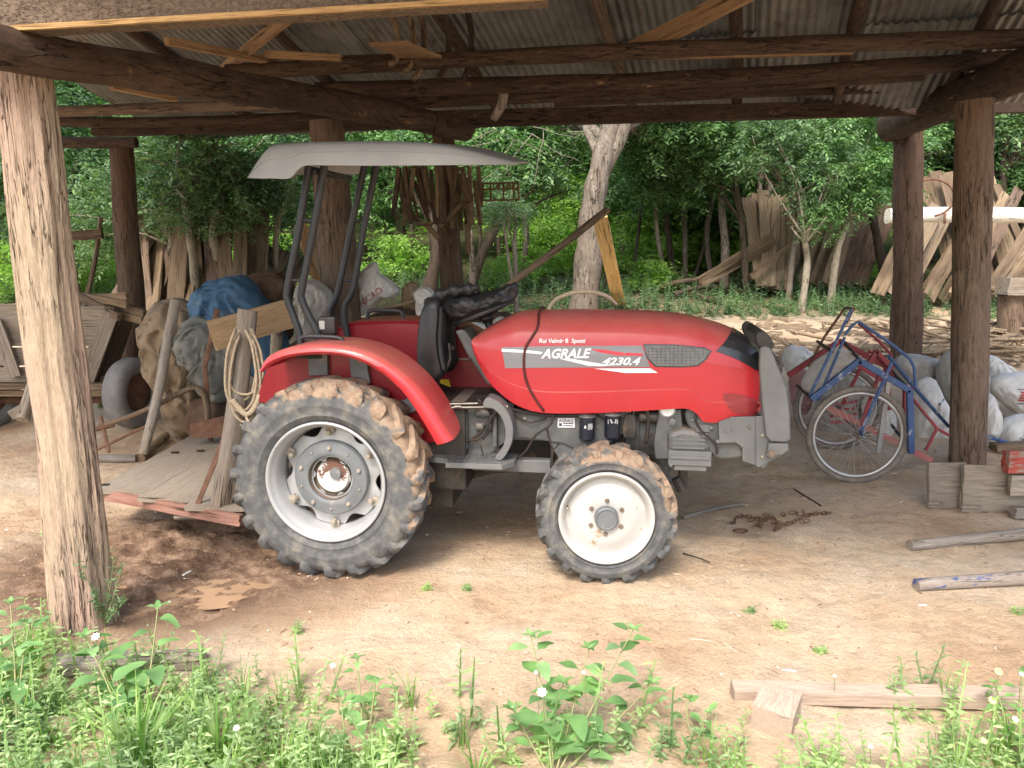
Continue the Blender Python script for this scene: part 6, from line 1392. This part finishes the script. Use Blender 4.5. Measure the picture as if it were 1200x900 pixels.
# the wood beyond: one mass nobody could count
n = 5200; Xw = rng.uniform(-26, 26, n); Yw = rng.uniform(22, 30, n); Zw = .125*(Yw-6)+rng.uniform(0, 1, n)**1.0*9.5
Vv, Qq = sprigs(np.stack([Xw, Yw, Zw], 1), 12, .34, .9, aspect=.42)
o = bpy.data.objects.new('distant_wood', np_mesh('distant_wood', Vv, Qq, M['leaf_c'])); C.objects.link(o); tag(o, 'dense green wood closing the view beyond the yard', 'wood', kind='stuff')
n = 3800; Xw = rng.uniform(-34, 34, n); Yw = rng.uniform(31, 36, n); Zw = .125*(Yw-6)+rng.uniform(0, 1, n)*14
Vv, Qq = sprigs(np.stack([Xw, Yw, Zw], 1), 12, .6, 1.5, aspect=.5)
o = bpy.data.objects.new('distant_wood', np_mesh('distant_wood', Vv, Qq, M['leaf_d'])); C.objects.link(o); tag(o, 'darker wooded slope farthest back behind the green wood', 'wood', kind='stuff')
# undergrowth at the foot of the wood
def weeds(name, pts, hmin, hmax, ls, n_leaf, mat, aspect=.45, label=None, cat='undergrowth'):
    n = len(pts); Vs = []; Qs = []; off = 0
    H = rng.uniform(hmin, hmax, n); lean = rng.randn(n, 2)*.22
    Ps = []; Ds = []; Ss = []; Ls = []
    for k in range(n_leaf):
        t = (k+.6)/n_leaf; h = H*t; a = k*2.4+rng.rand(n)*.8+pts[:, 0]*50
        P0 = pts+np.stack([lean[:, 0]*h, lean[:, 1]*h, h], 1); el = rng.uniform(.0, .7, n)
        D = np.stack([np.cos(a)*np.cos(el), np.sin(a)*np.cos(el), np.sin(el)], 1); S = unit(np.cross(D, np.array([[0, 0, 1.]])+rng.randn(n, 3)*.25))
        Ps.append(P0); Ds.append(D); Ss.append(S); Ls.append(ls*rng.uniform(.6, 1.3, n)*(1.15-.5*t))
    L = np.concatenate(Ls); Vv, Qq = leaf_quads(np.concatenate(Ps), np.concatenate(Ds), np.concatenate(Ss), L, L*aspect)
    # stems: crossed thin strips
    top = pts+np.stack([lean[:, 0]*H, lean[:, 1]*H, H], 1); w = .0022+.004*(ls > .05)
    sv = []; 
    for dx, dy in ((w, 0), (0, w)):
        dd = np.array([[dx, dy, 0]]); sv.append(np.stack([pts-dd, pts+dd, top+dd*.4, top-dd*.4], 1).reshape(-1, 3))
    SV = np.concatenate(sv); I = np.arange(len(SV)//4)[:, None]*4+len(Vv)
    Q2 = np.concatenate([I+np.array([[0, 1, 2]]), I+np.array([[0, 2, 3]])])
    o = bpy.data.objects.new(name, np_mesh(name, np.concatenate([Vv, SV]), np.concatenate([Qq, Q2]), mat)); C.objects.link(o)
    return tag(o, label, cat, kind='stuff')
def strew(n, f):
    out_ = []
    while len(out_) < n:
        p = f()
        if p is not None: out_.append(p)
    return np.array(out_)
def fU():
    px = rng.uniform(-60, 1260); py = rng.uniform(330, 372)
    if px < 560 and py > 356: return None
    p = gr(px, py); return (p.x, p.y, G(p.y)-.01)
weeds('undergrowth', strew(1500, fU), .12, .42, .08, 14, M['leaf_b'], label='low green undergrowth along the foot of the wood')
def fU2():
    px = rng.uniform(560, 1240); py = rng.uniform(352, 376); p = gr(px, py)
    return (p.x, p.y, G(p.y)-.01) if noise.noise(Vector((p.x*.8, p.y*.8, 0))) > -.05 else None
weeds('undergrowth', strew(700, fU2), .05, .2, .05, 12, M['leaf_b'], label='short weeds on the yard edge behind the hood and the hand cart')
# foreground weeds
def dens(px, py):
    if px < 60: lim = 700+ (60-px)*.2
    elif px < 260: lim = 762
    elif px < 400: lim = 800
    elif px < 540: lim = 815
    elif px < 800: lim = 835
    elif px < 1050: lim = 868
    else: lim = 800
    return lim
def fF():
    x = rng.uniform(-2.4, 2.4); y = rng.uniform(1.75, 3.6)
    r = Vector((x, y, 0))-CAM; cz = r.y*math.cos(PITCH)-r.z*math.sin(PITCH); cy = r.y*math.sin(PITCH)+r.z*math.cos(PITCH); px = 600+F*x/cz; py = 450-F*cy/cz
    lim = dens(px, py); k = (py-lim)/70
    q = noise.noise(Vector((x*3.1, y*3.1, 4)))
    if k < 0 or rng.rand() > min(1, k*.8+.12)*(1.0 if px < 560 else .6 if px < 1050 else .8) or q < -.12-(.35 if px < 330 else 0): return None
    return (x, y, gz(x, y)-.005)
F1 = strew(1250, fF); weeds('foreground_weeds', F1, .05, .20, .035, 18, M['leaf_weed'], .42, 'dense small leaved weeds along the bottom of the picture', 'weeds')
F2 = strew(360, fF); weeds('foreground_weeds', F2, .12, .32, .055, 16, M['leaf_weed'], .3, 'taller narrow leaved weeds standing among the small weeds at the bottom', 'weeds')
# grass
def grass(name, pts, hmin, hmax, blades, spread, mat, label, w=.004, kind='stuff', bend=.6):
    Vv = []; Qq = []; nn_ = 0
    for p in pts:
        for _ in range(blades):
            a = rng.rand()*6.28; h = rng.uniform(hmin, hmax); r = rng.rand()*spread; base = np.array([p[0]+r*math.cos(a), p[1]+r*math.sin(a), p[2]]); d = np.array([math.cos(a), math.sin(a), 0]); s = np.array([-math.sin(a), math.cos(a), 0])*w*rng.uniform(.6, 1.2); bn = rng.uniform(.15, bend)
            for k in range(5):
                t = k/4; c = base+np.array([0, 0, 1])*h*(t-.45*bn*t*t)+d*h*bn*t*t*.9; ww = (1-t**1.5)*.9+.08; Vv += [c-s*ww, c+s*ww]
            for k in range(4): b0 = nn_+k*2; Qq.append((b0, b0+1, b0+3, b0+2))
            nn_ += 10
    o = bpy.data.objects.new(name, np_mesh(name, np.array(Vv), np.array(Qq), mat)); C.objects.link(o)
    return o
gp = strew(190, fF); o = grass('grass', gp, .08, .24, 14, .03, M['leaf_grass'], '', .003); tag(o, 'thin grass blades mixed through the foreground weeds', 'grass', kind='stuff')
for (px, py, h, nb, l, w) in ((165, 905, .42, 60, 'long bladed grass tuft at the bottom left', .007), (255, 895, .36, 46, 'second long bladed grass tuft right of the first', .006), (35, 775, .24, 30, 'upright grass tuft left of the pale post', .005), (330, 905, .25, 34, 'low arching grass tuft near the bottom edge', .005), (560, 910, .2, 26, 'small grass tuft left of the broad leaved weed', .004), (1120, 905, .2, 30, 'fine grass tuft at the bottom right', .0035), (1180, 880, .25, 30, 'fine grass tuft under the yellow flowers', .0035)):
    p = gr(px, py); o = grass('grass_tuft', [(p.x, p.y, gz(p.x, p.y)-.01)], h*.5, h, nb, .05, M['leaf_grass'], '', w, bend=1.0); tag(o, l, 'grass')
# broad leaved weeds as plants of their own
def broad_leaf(base, d, L, wd, up=Vector((0, 0, 1)), fold=.25, droop=.35):
    s = d.cross(up).normalized(); n_ = s.cross(d).normalized(); vs = []; m = 9
    prof_ = [0, .62, .95, 1.0, .93, .8, .6, .34, 0]
    for k in range(m):
        t = k/(m-1); c = base+d*L*t-n_*L*droop*t*t; w = wd/2*prof_[k]; wav = .06*L*math.sin(t*9)
        vs += [c-s*w+n_*(w*fold+wav*.5), c, c+s*w+n_*(w*fold-wav*.5)]
    return vs, [(k*3+j, k*3+j+1, (k+1)*3+j+1, (k+1)*3+j) for k in range(m-1) for j in range(2)]
def broad_plant(label, basepx, stems, Y=None, group=None, ls=1.0):
    """stems: list of (tip px, tip py, depth offset); leaves alternate up the stem"""
    b0 = gr(*basepx); b0.z = gz(b0.x, b0.y)-.01; root = empty('broad_leaved_weed', b0, label, 'weed', group)
    for (tx, ty, dy, nl) in stems:
        tip = at(tx, ty, b0.y+dy); mid = b0*.45+tip*.55+Vector((random.uniform(-.02, .02), 0, .01)); sp = smooth_pts([b0, mid, tip], 8); mb = MB()
        mb.tube([p-b0 for p in sp], [.004-.0018*i/len(sp) for i in range(len(sp))], 6); mb.build('stem', M['stem'], root, smooth=True)
        lb = MB()
        for k in range(nl):
            t = .25+.75*(k+.4)/nl; p = sp[min(len(sp)-1, int(t*(len(sp)-1)))]; a = k*2.5+random.uniform(-.5, .5); el = random.uniform(.0, .55)
            d = Vector((math.cos(a)*math.cos(el), math.sin(a)*math.cos(el)*.8, math.sin(el))).normalized(); L = ls*random.uniform(.075, .13)*(1.15-.45*t)
            pt = p+d*.02; lb.tube([p-b0, pt-b0], .0012, 4); v_, f_ = broad_leaf(pt-b0, d, L, L*.62, droop=random.uniform(.1, .6)); lb.add(v_, f_)
        for k in range(4):
            a = k*1.57+.4; d = Vector((math.cos(a)*.8, math.sin(a)*.8, .55)).normalized(); v_, f_ = broad_leaf(tip-b0, d, ls*.045, ls*.02); lb.add(v_, f_)
        lb.build('leaves', M['leaf_broad'], root, smooth=True)
    return root
broad_plant('tall broad leaved weed with white flower at the bottom centre', (648, 918), [(622, 745, .35, 11), (690, 760, .4, 9), (742, 738, .45, 12), (765, 800, .35, 7), (600, 830, .3, 7), (660, 800, .3, 8)])
broad_plant('big leaved weed growing in front of the grey slab at left', (160, 880), [(185, 712, .45, 6), (100, 745, .35, 9), (140, 790, .3, 7), (120, 760, .4, 5)], ls=1.15)
broad_plant('leafy weed at the bottom left of centre', (425, 920), [(418, 772, .45, 8), (440, 800, .35, 6), (400, 815, .3, 6)], ls=.8)
broad_plant('small broad leaved weed left of the timber block', (815, 870), [(805, 818, .12, 5), (830, 835, .1, 4)], ls=.6)
broad_plant('leafy weed at the lower left corner', (20, 870), [(12, 705, .4, 12), (35, 730, .35, 10), (-10, 760, .3, 9)], ls=.8)
broad_plant('leafy weed right of the flowers at the bottom right corner', (1190, 900), [(1165, 800, .3, 8), (1198, 790, .3, 9), (1180, 840, .2, 6)], ls=.6)
# feathery weed up the pale post
b0 = grz(120, 733); wr = empty('feathery_weed', b0, 'feathery grey green weed climbing the foot of the pale post', 'weed')
for (tx, ty) in ((92, 655), (135, 640), (145, 660), (110, 690), (148, 700)):
    tip = at(tx, ty, b0.y-.1); mb = MB(); mb.tube([(0, 0, 0), (tip-b0)*.5+Vector((.01, 0, .01)), tip-b0], [.003, .002, .001], 5); mb.build('stem', M['stem'], wr)
    k = 60; ts = rng.rand(k)*.85+.15; P0 = np.array([list((tip-b0)*t) for t in ts]); D = unit(rng.randn(k, 3)*np.array([[1, 1, .6]])+np.array([[0, 0, .5]])); S = unit(np.cross(D, rng.randn(k, 3))); L = rng.uniform(.02, .045, k)
    Vv, Qq = leaf_quads(P0, D, S, L, L*.22); o = bpy.data.objects.new('leaves', np_mesh('leaves', Vv, Qq, M['leaf_b'])); C.objects.link(o); o.parent = wr
# flowers
def flower(px, py, Y, mat, r, label, petals=8):
    c = at(px, py, Y); b0 = Vector((c.x+.01, c.y+.03, gz(c.x, c.y)-.01)); root = empty('wild_flower', b0, label, 'flower', 'wild flowers in the foreground')
    mb = MB(); mb.tube([(0, 0, 0), (c-b0)*.5+Vector((.008, 0, 0)), c-b0], .0016, 5); mb.build('stem', M['stem'], root)
    mb = MB(); f = Vector((0, -.6, .8)).normalized(); s = Vector((1, 0, 0)); u2 = f.cross(s)
    for k in range(petals):
        a = 6.283*k/petals; d = (s*math.cos(a)+u2*math.sin(a)); e = (-s*math.sin(a)+u2*math.cos(a)); q = c-b0
        mb.add([q, q+d*r*.6+e*r*.28, q+d*r+f*.002, q+d*r*.6-e*r*.28], [(0, 1, 2, 3)])
    mb.build('petals', mat, root)
    mb = MB(); mb.lathe([(0, .004), (r*.3, .002), (r*.3, -.002)], 'Y', c-b0+f*.001, 10); mb.build('flower_centre', M['petal_yellow'], root)
for (x, y, Y, mt, r, l) in ((1170, 787, 2.75, 'petal_yellow', .016, 'pale yellow flower, uppermost at the right edge'), (1163, 821, 2.65, 'petal_yellow', .016, 'pale yellow flower halfway down at the right edge'), (1153, 868, 2.5, 'petal_yellow', .013, 'pale yellow flower lowest at the right edge'), (1190, 843, 2.6, 'petal_white', .013, 'small white flower below the yellow flowers'), (1197, 790, 2.8, 'petal_white', .010, 'tiny white flower in the right corner of the plank'),
                            (635, 811, 2.6, 'petal_white', .020, 'white flower head amid the broad leaved weed'), (628, 788, 2.7, 'petal_white', .008, 'tiny white bud left on the broad leaved weed'), (684, 788, 2.7, 'petal_white', .008, 'tiny white bud right on the broad leaved weed'), (112, 746, 3.0, 'petal_white', .018, 'white flower head on the weed before the pale post'), (277, 853, 2.5, 'petal_white', .012, 'white flower in the lower left weeds'), (390, 780, 2.9, 'petal_white', .012, 'white flower near the edge of the dirt'), (978, 792, 2.95, 'petal_white', .007, 'tiny white flower above the plank'), (1020, 875, 2.5, 'petal_white', .009, 'small white flower among the sparse weeds below the plank')):
    flower(x, y, Y, M[mt], r, l)
# little sprouts on the bare dirt
sl_ = ['between the wheels', 'left below the rear wheel', 'below the front wheel', 'near the blue painted shaft', 'right of the chain', 'above the timber block', 'at the right edge', 'under the cart body', 'at the foot of the pale post']
for i, (px, py, h) in enumerate(((550, 692, .05), (500, 692, .045), (350, 742, .08), (912, 735, .05), (965, 762, .03), (880, 712, .025), (1192, 718, .05), (120, 478, .16), (55, 625, .04))):
    p = grz(px, py, -.005); pts = np.array([[p.x+rng.randn()*.012, p.y+rng.randn()*.012, p.z] for _ in range(7)])
    o = weeds('sprout', pts, h*.6, h, .028 if h < .1 else .06, 8, M['leaf_weed'], .4, 'small green sprout on the dirt '+sl_[i], 'sprout'); del o['kind']
# bare twigs hanging before the wood
tg = MB(); rs = random.Random(8)
for _ in range(15):
    x = rs.uniform(555, 690); y = rs.uniform(140, 165); p = at(x, y, 10.6); pts = [p]
    d = Vector((rs.uniform(-1, 1), rs.uniform(-.3, .3), rs.uniform(-.6, .3))).normalized()
    for k in range(5): d = (d+Vector((rs.uniform(-.5, .5), 0, rs.uniform(-.4, .3)))).normalized(); pts.append(pts[-1]+d*.16)
    tg.tube(pts, [.006, .005, .0045, .004, .003, .002], 5)
tag(tg.build('bare_twigs', M['trunk_pale'], None, smooth=True), 'tangle of pale bare twigs in front of the forked grey tree', 'twigs')
# ================================================================== LIGHT
w = bpy.data.worlds.new('World'); sc.world = w; w.use_nodes = True; nt = w.node_tree; nt.nodes.clear()
sky = nt.nodes.new('ShaderNodeTexSky'); sky.sky_type = 'NISHITA'; sky.sun_disc = False
SE = R(52); SR = R(200)     # sun high, behind the photographer and a little to the left
sky.sun_elevation = SE; sky.sun_rotation = SR; sky.air_density = 1.2; sky.dust_density = 4; sky.ozone_density = 1
bg = nt.nodes.new('ShaderNodeBackground'); bg.inputs[1].default_value = .15; o_ = nt.nodes.new('ShaderNodeOutputWorld')
nt.links.new(sky.outputs[0], bg.inputs[0]); nt.links.new(bg.outputs[0], o_.inputs[0])
sd = bpy.data.lights.new('sun', 'SUN'); sd.energy = 1.3; sd.angle = R(14); sd.color = (1, .96, .9); so = bpy.data.objects.new('sun', sd); C.objects.link(so)
dirv = Vector((math.sin(SR)*math.cos(SE), math.cos(SR)*math.cos(SE), math.sin(SE)))
so.rotation_euler = dirv.to_track_quat('Z', 'Y').to_euler(); so.location = dirv*20
sc.view_settings.view_transform = 'Standard'; sc.view_settings.look = 'None'; sc.view_settings.gamma = 1; sc.view_settings.exposure = 1.5
sc.cycles.max_bounces = 6; sc.cycles.diffuse_bounces = 4; sc.cycles.glossy_bounces = 2; sc.cycles.transmission_bounces = 3; sc.cycles.use_denoising = True
